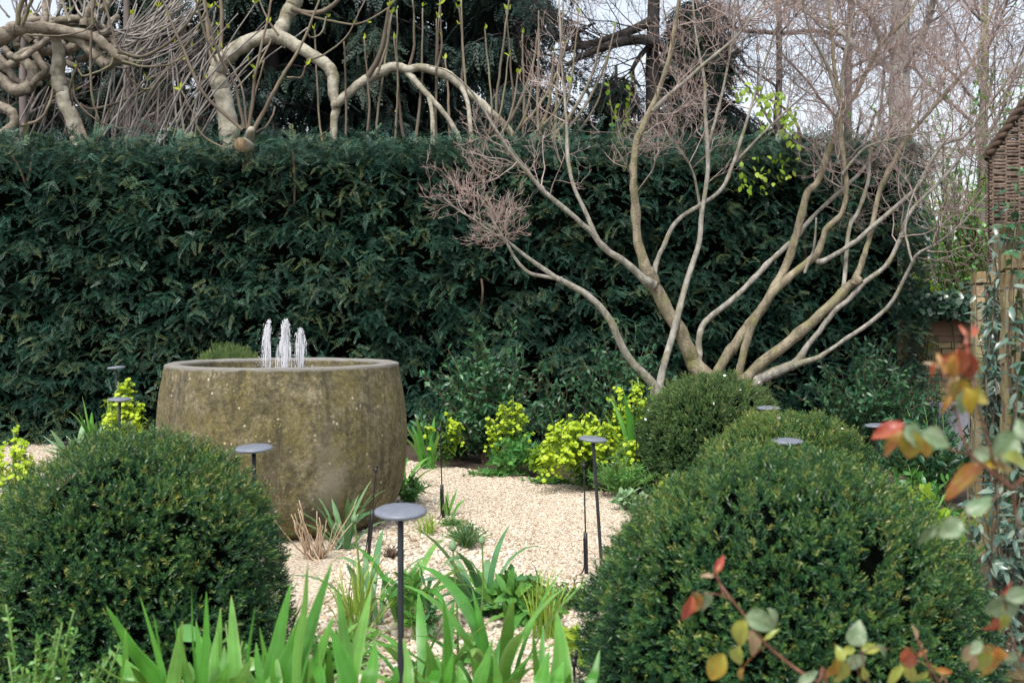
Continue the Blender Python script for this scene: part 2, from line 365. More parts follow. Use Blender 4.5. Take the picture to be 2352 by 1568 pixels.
def urn_mat():
    m, nt, b = new_mat('mossy_weathered_stone'); tc = N(nt, 'ShaderNodeTexCoord'); L = nt.links.new
    def noise(scale, det=6.0, rough=.65, st=None):
        n = N(nt, 'ShaderNodeTexNoise', Scale=scale, Detail=det, Roughness=rough)
        if st:
            mp = N(nt, 'ShaderNodeMapping', Scale=st); L(tc.outputs['Object'], mp.inputs[0]); L(mp.outputs[0], n.inputs['Vector'])
        else: L(tc.outputs['Object'], n.inputs['Vector'])
        return n.outputs[0]
    c = ramp(nt, [(.36, (.035, .030, .015)), (.5, (.14, .12, .065)), (.63, (.31, .27, .175))], noise(9, 10, .78))
    c = mixc(nt, ramp(nt, [(.42, (0, 0, 0)), (.57, (.75, .75, .75))], noise(4.2, 10, .8)), c, (.145, .122, .036))      # moss
    c = mixc(nt, ramp(nt, [(.49, (0, 0, 0)), (.60, (.75, .75, .75))], noise(9, 8, .7, (1, 1, .09))), c, (.050, .041, .023))   # streaks
    c = mixc(nt, ramp(nt, [(.56, (0, 0, 0)), (.70, (.6, .6, .6))], noise(2.4, 9, .78, (1, 1, .35))), c, (.30, .245, .16))
    v = N(nt, 'ShaderNodeTexVoronoi', Scale=17.0); L(tc.outputs['Object'], v.inputs['Vector'])
    sp = ramp(nt, [(.10, (1, 1, 1)), (.17, (0, 0, 0))], v.outputs['Distance'])
    sp = mixc(nt, 1.0, sp, ramp(nt, [(.47, (0, 0, 0)), (.55, (1, 1, 1))], noise(5, 3)), 'MULTIPLY')
    c = mixc(nt, sp, c, (.46, .42, .31))                                                                               # lichen spots
    v2 = N(nt, 'ShaderNodeTexVoronoi', Scale=44.0); L(tc.outputs['Object'], v2.inputs['Vector'])
    s2 = mixc(nt, 1.0, ramp(nt, [(.16, (1, 1, 1)), (.26, (0, 0, 0))], v2.outputs['Distance']), ramp(nt, [(.5, (0, 0, 0)), (.58, (1, 1, 1))], noise(4, 4)), 'MULTIPLY')
    c = mixc(nt, s2, c, (.24, .21, .075))
    c = mixc(nt, 1.0, c, ramp(nt, [(.36, (.42, .42, .42)), (.5, (1.0, 1.0, 1.0)), (.64, (1.85, 1.85, 1.8))], noise(34, 10, .85)), 'MULTIPLY')
    # round pale patch and pale run below it on the front right
    mp = N(nt, 'ShaderNodeMapping'); mp.inputs['Location'].default_value = (-.43, .72, -.415); L(tc.outputs['Object'], mp.inputs[0])
    ln = N(nt, 'ShaderNodeVectorMath', operation='LENGTH'); L(mp.outputs[0], ln.inputs[0])
    ad = N(nt, 'ShaderNodeMath', operation='MULTIPLY_ADD'); ad.inputs[1].default_value = .09; L(noise(12), ad.inputs[0]); L(ln.outputs['Value'], ad.inputs[2])
    c = mixc(nt, ramp(nt, [(.080, (.55, .55, .55)), (.125, (0, 0, 0))], ad.outputs[0]), c, (.28, .245, .165))
    mp2 = N(nt, 'ShaderNodeMapping'); mp2.inputs['Location'].default_value = (-.43, .72, -.1); mp2.inputs['Scale'].default_value = (1, 1, .28); L(tc.outputs['Object'], mp2.inputs[0])
    ln2 = N(nt, 'ShaderNodeVectorMath', operation='LENGTH'); L(mp2.outputs[0], ln2.inputs[0])
    ad2 = N(nt, 'ShaderNodeMath', operation='MULTIPLY_ADD'); ad2.inputs[1].default_value = .22; L(noise(7), ad2.inputs[0]); L(ln2.outputs['Value'], ad2.inputs[2])
    c = mixc(nt, ramp(nt, [(.15, (.6, .6, .6)), (.23, (0, 0, 0))], ad2.outputs[0]), c, (.27, .235, .17))
    # wet pale grey rim
    sx = N(nt, 'ShaderNodeSeparateXYZ'); L(tc.outputs['Object'], sx.inputs[0])
    ad3 = N(nt, 'ShaderNodeMath', operation='MULTIPLY_ADD'); ad3.inputs[1].default_value = .035; L(noise(14), ad3.inputs[0]); L(sx.outputs['Z'], ad3.inputs[2])
    rm = N(nt, 'ShaderNodeMapRange'); rm.inputs[1].default_value = 1.117; rm.inputs[2].default_value = 1.130; L(ad3.outputs[0], rm.inputs[0])
    c = mixc(nt, rm.outputs[0], c, (.27, .255, .225))
    L(c, b.inputs['Base Color']); b.inputs['Roughness'].default_value = .82
    bp = N(nt, 'ShaderNodeBump', Strength=1.0, Distance=.022); L(noise(30, 10, .8), bp.inputs['Height']); L(bp.outputs[0], b.inputs['Normal'])
    return m
M['urn'] = urn_mat()
def water_mat(name, col, rough, tr):
    m, nt, b = new_mat(name); b.inputs['Base Color'].default_value = (*col, 1); b.inputs['Roughness'].default_value = rough
    b.inputs['Transmission Weight'].default_value = tr; b.inputs['IOR'].default_value = 1.33
    tc = N(nt, 'ShaderNodeTexCoord'); n1 = N(nt, 'ShaderNodeTexNoise', Scale=14.0, Detail=3.0); nt.links.new(tc.outputs['Object'], n1.inputs['Vector'])
    bp = N(nt, 'ShaderNodeBump', Strength=.4, Distance=.02); nt.links.new(n1.outputs[0], bp.inputs['Height']); nt.links.new(bp.outputs[0], b.inputs['Normal'])
    return m
M['water'] = water_mat('dark_basin_water', (.035, .03, .018), .06, .0)
M['jet'] = water_mat('white_water', (.96, .97, 1.0), .3, .3)

# ================================================================== SETTING
def sheet(name, poly, z, mat, label):
    mb = MB(); V = np.array([(x, y, z) for x, y in poly]); mb.add(V, np.array([list(range(len(V)))]))
    o = mb.build(name, mat); o['kind'] = 'structure'; o['label'] = label; return o
sheet('ground', [(-400, -60), (400, -60), (400, 900), (-400, 900)], 0.0, M['soil'], 'dark mulched garden soil reaching away under the planting')
gp = [(-7.5, 12.7), *[tuple(G(x, y)[:2]) for x, y in ((860, 1030), (955, 1064), (1110, 1084), (1240, 1100), (1340, 1134), (1490, 1150), (1560, 1195))], (1.0, 5.2), (1.35, 4.3), (1.5, 3.2), (1.5, 1.0), (-4.5, 1.0), (-7.5, 9)]
sheet('gravel_path', gp, 0.005, M['gravel'], 'pale cream gravel path curving past the stone fountain')

def inside(poly, x, y):
    r = np.zeros(len(x), bool); n = len(poly)
    for i in range(n):
        x1, y1 = poly[i]; x2, y2 = poly[(i+1) % n]
        c = ((y1 > y) != (y2 > y)) & (x < (x2-x1)*(y-y1)/(y2-y1+1e-12)+x1); r ^= c
    return r
def stones():
    mb = MB(); ph = (1+5**.5)/2
    ico = np.array([(-1, ph, 0), (1, ph, 0), (-1, -ph, 0), (1, -ph, 0), (0, -1, ph), (0, 1, ph), (0, -1, -ph), (0, 1, -ph), (ph, 0, -1), (ph, 0, 1), (-ph, 0, -1), (-ph, 0, 1)])/1.9
    fi = np.array([(0, 11, 5), (0, 5, 1), (0, 1, 7), (0, 7, 10), (0, 10, 11), (1, 5, 9), (5, 11, 4), (11, 10, 2), (10, 7, 6), (7, 1, 8), (3, 9, 4), (3, 4, 2), (3, 2, 6), (3, 6, 8), (3, 8, 9), (4, 9, 5), (2, 4, 11), (6, 2, 10), (8, 6, 7), (9, 8, 1)])
    path = [tuple(G(x, y)[:2]) for x, y in ((955, 1062), (1240, 1100), (1490, 1150), (1560, 1200), (1400, 1330), (1230, 1310), (1120, 1230), (1030, 1165), (960, 1100))]
    def put(x, y, smin, smax):
        n = len(x); s = U(smin, smax, n)*np.where(U(0, 1, n) < .06, 1.5, 1); v = rng.integers(0, 5, n)
        for k in range(5):
            T = ico*np.array([1, .75, .55])+np.random.default_rng(k).normal(size=(12, 3))*.13
            i = v == k; R = basis(nrm(np.stack([U(-1, 1, i.sum()), U(-1, 1, i.sum()), U(-.3, .3, i.sum())], -1)), np.array([[0, 0, 1.]])+rng.normal(size=(i.sum(), 3))*.3)
            inst(mb, (T, fi, np.zeros(12)), np.stack([x[i], y[i], .004+s[i]*.25], -1), R, s[i], U(0, 1, i.sum()))
    n = 46000; x = U(-1.0, 1.6, n); y = U(3.6, 12.0, n); ok = inside(gp, x, y) & ~((x+1.64)**2+(y-8.2)**2 < .6**2)
    ip = inside(path, x, y); a = ok & ~ip & (U(0, 1, n) < np.clip(1.25-y/14, .2, 1)); put(x[a], y[a], .012, .021)
    n = 60000; x = U(-1.0, 1.9, n); y = U(6.0, 11.6, n); a = inside(path, x, y); put(x[a], y[a], .007, .011)
    n = 3500; x = U(-6, -3.5, n); y = U(9.5, 12.6, n); put(x, y, .009, .014)
    tag(mb.build('gravel', M['stone']), 'loose cream and tan gravel stones covering path and beds', kind='stuff')
stones()
def litter():
    mb = MB(); lt = leaf_t(.5, .3, .4, 2); n = 1000; x, y = U(-1.0, 1.9, n), U(4.2, 11.6, n); ok = inside(gp, x, y); p = np.stack([x[ok], y[ok], np.full(ok.sum(), .016)], -1); k = len(p)
    inst(mb, lt, p, basis(nrm(rdir(k)*np.array([1, 1, .2])), np.array([[0, 0, 1.]])+rdir(k)*.4), U(.012, .04, k), U(0, 1, k)); tag(mb.build('leaf_litter', M['dry']), 'scattered dry brown leaf scraps on the gravel', kind='stuff')
litter()

# ================================================================== YEW HEDGE
def yew_hedge():
    root = thing('yew_hedge', 'tall dark green clipped yew hedge closing off the garden behind the fountain', 'hedge', (-.3, 13.3, 0))
    x0, x1, yf, zt = -7.2, 4.5, 12.55, 3.33
    core = MB(); box(core, ((x0+x1)/2, 13.4, 1.57), ((x1-x0)/2-.15, .55, 1.57)); core.build('shade_core', M['dark'], root)  # added solid core: stops light leaking through, paints the gaps dark
    mb = MB(); S = [shoot_t(9, .30, .034, d, 56, .16, k, .1) for k, d in enumerate((.15, .3, .5, .25))]
    def run(c, out, spread, upb, m, lmin, lmax):
        n = len(c); pos = np.repeat(c, m, 0)+rng.normal(size=(n*m, 3))*spread
        o = np.repeat(out, m, 0); d = nrm(o*.8+rng.normal(size=pos.shape)*np.array([.75, .4, .25])+np.array([0, 0, 1])*U(-.45, upb, n*m)[:, None])
        nn = np.array([[0, -.55, 1.]])+rng.normal(size=pos.shape)*.3
        t = np.repeat(U(0.08, .82, n), m)+rng.normal(size=n*m)*.1; t = np.where(U(0, 1, n*m) < .012, .88, t); L = U(lmin, lmax, n*m); v = rng.integers(0, 4, n*m)
        for k in range(4):
            i = v == k; inst(mb, S[k], pos[i], basis(d[i], nn[i]), L[i], t[i])
    n = 4300; c = np.stack([U(x0, x1, n), np.full(n, yf), U(.02, zt+.02, n)], -1)
    c[:, 1] += fnoise(c, 2.2)*.16+fnoise(c, 6, 1)*.12+U(-.09, .12, n)+.10*(c[:, 2] < .5)
    keep = (fnoise(c*np.array([1, 0, 1]), 8, 2) > -.5) | (c[:, 2] > 3.05)
    run(c[keep], np.tile([[0, -1., 0]], (keep.sum(), 1)), np.array([.06, .04, .035]), .15, 8, .075, .15)
    n = 1500; c = np.stack([U(x0, x1, n), U(yf, 13.7, n), np.full(n, zt)], -1); c[:, 2] += fnoise(c, 2.5, 3)*.06+U(-.22, .02, n)
    run(c, np.tile([[0, -.6, .4]], (n, 1)), .06, .4, 7, .10, .20)
    n = 110; c = np.stack([U(x0, x1, n), U(yf-.05, yf+.4, n), U(zt-.08, zt+.02, n)], -1)
    run(c, np.tile([[0, -.3, .9]], (n, 1)), .06, .6, 3, .16, .28)
    n = 250; c = np.stack([np.full(n, x1), U(yf, 13.8, n), U(0, zt, n)], -1); run(c, np.tile([[1., 0, 0]], (n, 1)), .06, .4, 7, .12, .2)
    mb.build('foliage', M['yew'], root)
    sm = MB()
    for (a, b, c_, d) in ((1108, 330, 1106, 480), (1106, 640, 1106, 700), (1100, 520, 1107, 560), (672, 345, 676, 470), (72, 372, 60, 420), (30, 360, 62, 432)):
        tubes(sm, catmull([P(a, b, 12.50), P((a+c_)/2+3, (b+d)/2, 12.48), P(c_, d, 12.58)], 4), np.full(9, .014))
    sm.build('stems', M['stem_brown'], root)
yew_hedge()

# ================================================================== CLIPPED YEW DOMES
def dome_mesh(root, R=.62, h=1.02, seed=0, dens=10500, Ls=(.045, .085), gold=.24, mat='dome'):
    global rng
    keep_rng = rng; rng = np.random.default_rng(100+seed)
    zc = .30*h
    def rad(z):
        return np.where(z > zc, R*np.clip(1-(np.clip(z-zc, 0, None)/(h-zc))**2.4, 0, 1)**.46, R*(1-.16*((zc-z)/zc)**2))
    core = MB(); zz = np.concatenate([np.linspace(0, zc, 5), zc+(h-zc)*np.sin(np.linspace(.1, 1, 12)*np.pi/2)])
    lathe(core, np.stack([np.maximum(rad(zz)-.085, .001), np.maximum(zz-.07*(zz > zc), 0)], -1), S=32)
    core.build('shade_core', M['dark'], root, local=True)  # added inner body, coloured as the shade seen between shoots
    n = dens; u = U(0, 1, n); top = u > .30
    z = np.where(top, zc+(h-zc)*np.sin(np.arcsin(np.clip(U(0, 1, n), 0, 1)))*1.0, U(0, zc, n)); a = U(0, 2*np.pi, n); r = rad(z)
    nz = np.where(top, (z-zc)/(h-zc)**2, 0.0); nr = np.where(top, r/R**2, 1/R)
    nor = nrm(np.stack([np.cos(a)*nr, np.sin(a)*nr, nz], -1)); pos = np.stack([r*np.cos(a), r*np.sin(a), z], -1)
    lump = fnoise(pos, 9, 1)*.018+fnoise(pos, 24, 2)*.034+fnoise(pos, 3.3, 3)*.02
    pos = pos+nor*(lump-U(.0, .070, n)-.016)[:, None]
    keep = (fnoise(pos, 24, 2)+.35*fnoise(pos, 50, 4)) > -.42; pos, nor, z = pos[keep], nor[keep], z[keep]; n = len(pos)
    d = nrm(nor*.85+np.array([0, 0, .35])+rng.normal(size=(n, 3))*.5); nn = nor*.4+np.array([0, 0, .6])+rng.normal(size=(n, 3))*.6
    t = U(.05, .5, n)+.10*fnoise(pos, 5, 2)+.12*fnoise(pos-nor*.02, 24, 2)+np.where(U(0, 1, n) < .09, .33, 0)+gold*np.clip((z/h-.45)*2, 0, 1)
    S = [whorl_t(11, .46, .050, .30, k+10) for k in range(4)]; v = rng.integers(0, 4, n); L = U(*Ls, n); mb = MB()
    for k in range(4):
        i = v == k; inst(mb, S[k], pos[i], basis(d[i], nn[i]), L[i], t[i])
    mb.build('foliage', M[mat], root, local=True)
    rng = keep_rng
GD = 'clipped yew domes in the gravel garden'
dl = thing('yew_dome', 'clipped yew dome in the left foreground, partly hiding the stone fountain', 'topiary', ((310-CX)/F*4.2, 4.2, 0), GD)
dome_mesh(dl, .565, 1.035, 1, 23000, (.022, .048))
dr = thing('yew_dome', 'largest clipped yew dome in the right foreground, behind the reddish rose stems', 'topiary', ((1800-CX)/F*3.5, 3.5, 0), GD)
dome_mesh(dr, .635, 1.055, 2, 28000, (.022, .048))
dm = thing('yew_dome', 'rounded yew dome standing right in front of the multi-stemmed bare tree base', 'topiary', ((1634-CX)/F*9.3, 9.3, 0), GD)
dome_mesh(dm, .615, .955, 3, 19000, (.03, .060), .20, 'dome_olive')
d3 = thing('yew_dome', 'low yellow-tipped yew dome between the bare tree dome and the largest dome', 'topiary', P(1812, 0, 7.0)*np.array([1, 1, 0]), GD)
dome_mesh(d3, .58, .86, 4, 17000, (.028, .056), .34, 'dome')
d5 = dup(dm, 'yew dome whose top just shows over the left rim of the stone fountain', P(528, 0, 11.2)*np.array([1, 1, 0]), (0, 0, 4.0), (.75, .75, 1.17))
def petals():
    mb = MB(); lt = leaf_t(.8, .2, .2, 2)
    pts = [(1492, 944, 8.9), (1668, 862, 9.0), (1692, 872, 8.9), (1740, 880, 9.0), (1722, 868, 9.0), (1480, 960, 8.95), (1700, 895, 8.85), (1560, 905, 8.75), (1735, 990, 8.9), (1790, 955, 6.75), (1870, 958, 6.7), (1940, 985, 6.7), (1640, 930, 8.7), (203, 1106, 3.72), (112, 1115, 3.75), (1600, 985, 8.7), (1580, 1048, 8.75)]
    pos = np.array([P(*p) for p in pts]); inst(mb, lt, pos, basis(rdir(len(pos)), rdir(len(pos))), np.array([.026 if p[2] > 6 else .014 for p in pts]), np.full(len(pos), .5))
    tag(mb.build('fallen_petals', M['petal']), 'scattered white fallen petals caught on the yew domes', kind='stuff')
petals()

# ================================================================== STONE FOUNTAIN
def fountain():
    c = np.array([(652-CX)/F*7.95, 7.95, 0]); root = thing('stone_fountain', 'large mossy barrel-shaped stone urn fountain with three small water jets', 'fountain', c)
    prof = [(.0, .0), (.56, .0), (.64, .012), (.71, .05), (.77, .11), (.825, .20), (.862, .32), (.88, .45), (.886, .6), (.88, .75), (.866, .9), (.845, 1.02), (.833, 1.085), (.830, 1.108), (.824, 1.116), (.80, 1.120), (.745, 1.118), (.728, 1.108), (.722, 1.08), (.70, .9), (.0, .88)]
    pr = catmull([(a, b, 0) for a, b in prof[1:-1]], 4)[:, :2]; pr = np.vstack([[(0, 0)], pr, [(0, .88)]])
    mb = MB(); lathe(mb, pr*np.array([.965, 1.006]), c, 128); V = mb.V[0]; q = (V-c); wob = fnoise(q, 4, 1)*.006+fnoise(q, 17, 2)*.0025
    rr = np.maximum(np.linalg.norm(q[:, :2], axis=1), 1e-6); V[:, 0] += q[:, 0]/rr*wob*(rr > .3); V[:, 1] += q[:, 1]/rr*wob*(rr > .3); V[:, 2] += (fnoise(q, 5, 3)*.004)*(q[:, 2] > 1.0)
    mb.build('basin', M['urn'], root)
    wb = MB(); lathe(wb, [(0, 1.062), (.2, 1.062), (.45, 1.062), (.705, 1.062)], c, 64); wb.build('water_surface', M['water'], root)
    def jet(px, ytop, side, fat, Yd):
        b = P(px, 832, Yd); b[2] = 1.055; t = P(px, ytop, Yd); h = t[2]-b[2]; mb = MB()
        tubes(mb, np.linspace(b, t, 8)+rng.normal(size=(8, 3))*.0015, np.linspace(.0050, .0035, 8)*.8, 6)
        n = int(60*fat); T = math.sqrt(2*h/9.8); vm = .21*min(fat, 2)**.3; t0 = U(0, .72, n)*T; t1 = np.minimum(t0+U(.12, .42, n)*T, T*.98); a = U(0, 6.28, n); v = np.abs(rng.normal(size=n))*vm*.55; tt = t0[:, None]+(t1-t0)[:, None]*np.linspace(0, 1, 8)[None]
        vx = np.cos(a)*v*.7+side*U(.2, 1.6, n); vy = np.sin(a)*v; top0 = t-np.array([0, 0, 1.])*(U(0, 1, n)**1.5*h*.25+.004)[:, None]+rng.normal(size=(n, 3))*np.array([.010, .010, .004])*min(fat, 1.8)**.5
        hh = np.minimum(4.9*tt**2, h*.97); tubes(mb, np.stack([top0[:, 0:1]+vx[:, None]*tt, top0[:, 1:2]+vy[:, None]*tt, np.maximum(top0[:, 2:3]-hh, b[2])], -1)+rng.normal(size=(n, 8, 3))*.0010, U(.0012, .0036, n)[:, None]*np.array([.3, .8, 1, .9, 1, .8, .6, .2])[None], 5)
        m = int(560*fat); td = U(0, 1, m)**.9*T; a = U(0, 6.28, m); v = np.abs(rng.normal(size=m))*vm*.75; pos = t+np.stack([(np.cos(a)*v*.7+side*U(0, 1.7, m))*td, np.sin(a)*v*td, U(-.01, .014, m)-np.minimum(4.9*td**2, h)], -1)+rng.normal(size=(m, 3))*np.array([.007, .007, .004])
        o8 = np.array([(1, 0, 0), (0, 1, 0), (-1, 0, 0), (0, -1, 0), (0, 0, 1.6), (0, 0, -1.6)], float); f8 = np.array([(0, 1, 4), (1, 2, 4), (2, 3, 4), (3, 0, 4), (1, 0, 5), (2, 1, 5), (3, 2, 5), (0, 3, 5)])
        inst(mb, (o8, f8, np.zeros(6)), pos, np.tile(np.eye(3), (m, 1, 1)), U(.0010, .0030, m), np.full(m, .5))
        mb.build('water_jet', M['jet'], root)
    jet(618, 738, -.14, 1.0, 8.0); jet(658, 738, -.07, 2.6, 7.85); jet(690, 758, .02, 1.7, 8.05)
fountain()

# ================================================================== GARDEN LIGHTS
def lamps():
    GL = 'slim disc garden lights'
    spec = [(920, 1172, 3.45, 6, 0, 'nearest grey disc garden light rising among the iris blades', 0, 3),
            (583, 1028, 4.75, 4, -2, 'disc garden light in front of the fountain, post behind the left yew dome', 4, 0),
            (1362, 1007, 6.4, 3, 5, 'tilted disc garden light leaning on the gravel beside the yellow euphorbia', 22, 0),
            (275, 916, 8.0, 2, 1, 'disc garden light in front of the yellow euphorbia left of the fountain', -4, 0),
            (267, 843, 10.2, 1, -4, 'farthest left disc garden light standing before the hedge above the euphorbia', 3, 0),
            (1765, 936, 7.95, 2, 0, 'disc garden light just above the low dome, before the bare tree dome', 0, 0),
            (1808, 1012, 5.65, 2, 0, 'disc garden light peeping over the top of the largest yew dome', 0, 0),
            (2012, 976, 8.2, 2, -2, 'disc garden light half hidden by the orange rose leaf at right', 8, 0)]
    proto = None
    for (x, y, Y, tx, ty, lab, lean, _) in spec:
        top = P(x, y, Y); root = thing('garden_light', lab, 'garden light', (top[0], top[1], 0), GL)
        base = np.array([top[0]+lean/F*Y, top[1]+.02, 0.])
        pb = MB(); q = np.linspace(base, top-np.array([0, 0, .008]), 6); tubes(pb, q, np.full(6, .0095), 12); pb.build('post', M['post'], root)
        hb = MB(); R = .08; pr = [(0, .010), (.03, .0095), (.06, .0075), (.073, .0045), (.079, .001), (R, -.003), (.079, -.008), (.073, -.011), (.05, -.012), (.014, -.012), (.012, -.022), (0, -.022)]
        lathe(hb, pr, (0, 0, 0), 48); ob = hb.build('disc_head', M['lamp'], root, local=True)
        ob.location = (0, 0, top[2]); ob.rotation_euler = (math.radians(tx), math.radians(ty), 0)
lamps()

# ================================================================== IRRIGATION STAKES
def stakes():
    GS = 'black irrigation stakes'
    def stake(tx, ty, bx, by, lab, sleeve=.45, Y=None, bend=0):
        b = G(bx, by) if Y is None else P(bx, by, Y); t = P(tx, ty, b[1]); root = thing('irrigation_stake', lab, 'irrigation stake', b*np.array([1, 1, 0]), GS)
        mid = b+(t-b)*sleeve; m1 = MB(); tubes(m1, np.linspace(mid, t, 5), np.full(5, .0045), 8); m1.build('rod', M['black'], root)
        m2 = MB(); tubes(m2, np.linspace(b, mid+(t-b)*.01, 5), np.linspace(.011, .012, 5), 10); m2.build('sleeve', M['black'], root)
        m3 = MB(); box(m3, t+np.array([0, 0, -.01]), (.010, .012, .012)); box(m3, t+np.array([.008, 0, .014]), (.005, .007, .012)); box(m3, t+np.array([-.012, 0, -.003]), (.006, .006, .006)); m3.build('emitter_clip', M['black'], root)
        m4 = MB(); q = catmull([mid+np.array([-.01, -.01, -.02]), b+np.array([-.016, -.014, .05]), b+np.array([-.06, -.02, .008])], 5); tubes(m4, q, np.full(len(q), .004), 6); m4.build('feed_pipe', M['black'], root)
    stake(864, 1075, 845, 1292, 'black irrigation stake leaning in the gravel just in front of the fountain', .55)
    stake(1010, 985, 1018, 1195, 'black irrigation stake in the gravel to the right of the fountain', .38)
    stake(1341, 1065, 1347, 1325, 'black irrigation stake close to the tilted disc light', .38)
    stake(1462, 988, 1459, 1140, 'black irrigation stake against the left side of the bare tree dome', .5)
    stake(152, 1014, 150, 1090, 'short black irrigation stake with a loop clip beside the grey felted leaves', .5, 7.6)
    stake(74, 1080, 70, 1180, 'short black irrigation stake by the euphorbia at the far left edge', .5, 6.1)
    stake(1318, 1512, 1322, 1640, 'black irrigation stake at the left foot of the largest yew dome', .5, 3.6)
stakes()

# ================================================================== BARE TREES
def spawn(Pn, R, m, tr, ln, ang, up, K=5, rs=.6, rmin=.0012, wob=.12, jit=.5):
    """children of the curves Pn: m per curve"""
    N0, K0, _ = Pn.shape; t = U(tr[0], tr[1], (N0, m))*(K0-1); i = np.clip(t.astype(int), 0, K0-2); f = (t-i)[..., None]; I = np.arange(N0)[:, None]
    p = Pn[I, i]*(1-f)+Pn[I, i+1]*f; tg = nrm(Pn[I, i+1]-Pn[I, i]); r0 = R[I, i]*(1-f[..., 0])+R[I, i+1]*f[..., 0]
    p = p.reshape(-1, 3); tg = tg.reshape(-1, 3); r0 = r0.reshape(-1); n = len(p)
    pr = nrm(np.cross(tg, rdir(n))); a = np.radians(U(ang[0], ang[1], n))[:, None]; d = nrm(tg*np.cos(a)+pr*np.sin(a)+np.array([0, 0, up*.4]))
    L = U(ln[0], ln[1], n)[:, None, None]; s = np.linspace(0, 1, K)[None, :, None]
    c = p[:, None]+d[:, None]*L*s+np.array([0, 0, 1.])*L*up*s*s*.6+np.cumsum(rng.normal(size=(n, K, 3))*wob, 1)*L/K*np.minimum(1, s*4)
    rad = np.maximum(r0*rs, rmin)[:, None]*np.linspace(1, .45, K)[None]; rad = np.maximum(rad, rmin*.8)
    return c, rad
def px_branch(pts, Y0, Y1, n=5):
    """pts: (x, y, diameter) in picture units -> smooth centre line and radii"""
    k = len(pts); Ys = np.linspace(Y0, Y1, k); q = np.array([np.append(P(x, y, Y), w*.5*Y/F) for (x, y, w), Y in zip(pts, Ys)])
    pp = np.vstack([2*q[0]-q[1], q, 2*q[-1]-q[-2]]); out = []
    for i in range(1, len(pp)-2):
        t = np.linspace(0, 1, n, endpoint=False)[:, None]; a, b, c, d = pp[i-1], pp[i], pp[i+1], pp[i+2]
        out.append(.5*((2*b)+(-a+c)*t+(2*a-5*b+4*c-d)*t*t+(-a+3*b-3*c+d)*t**3))
    o = np.vstack(out+[q[-1:]]); return o[:, :3], np.maximum(o[:, 3], .002)
def resample(c, r, K):
    s = np.concatenate([[0], np.cumsum(np.linalg.norm(np.diff(c, axis=0), axis=1))]); t = np.linspace(0, s[-1], K)
    return np.stack([np.interp(t, s, c[:, i]) for i in range(3)], -1), np.interp(t, s, r)
def knobbly(c, r, amt=.08, dens=.12):
    n = len(r); k = max(3, n//3); w = np.interp(np.arange(n), np.linspace(0, n-1, k), rng.normal(size=k)); r = r*(1+amt*.7*w)
    for q in np.nonzero(rng.random(n) < dens*.4)[0]: r = r*(1+amt*2.2*np.exp(-((np.arange(n)-q)/1.0)**2))
    w3 = np.stack([np.interp(np.arange(n), np.linspace(0, n-1, k), rng.normal(size=k)) for _ in range(3)], -1)
    return c+w3*r[:, None]*amt*1.6, r

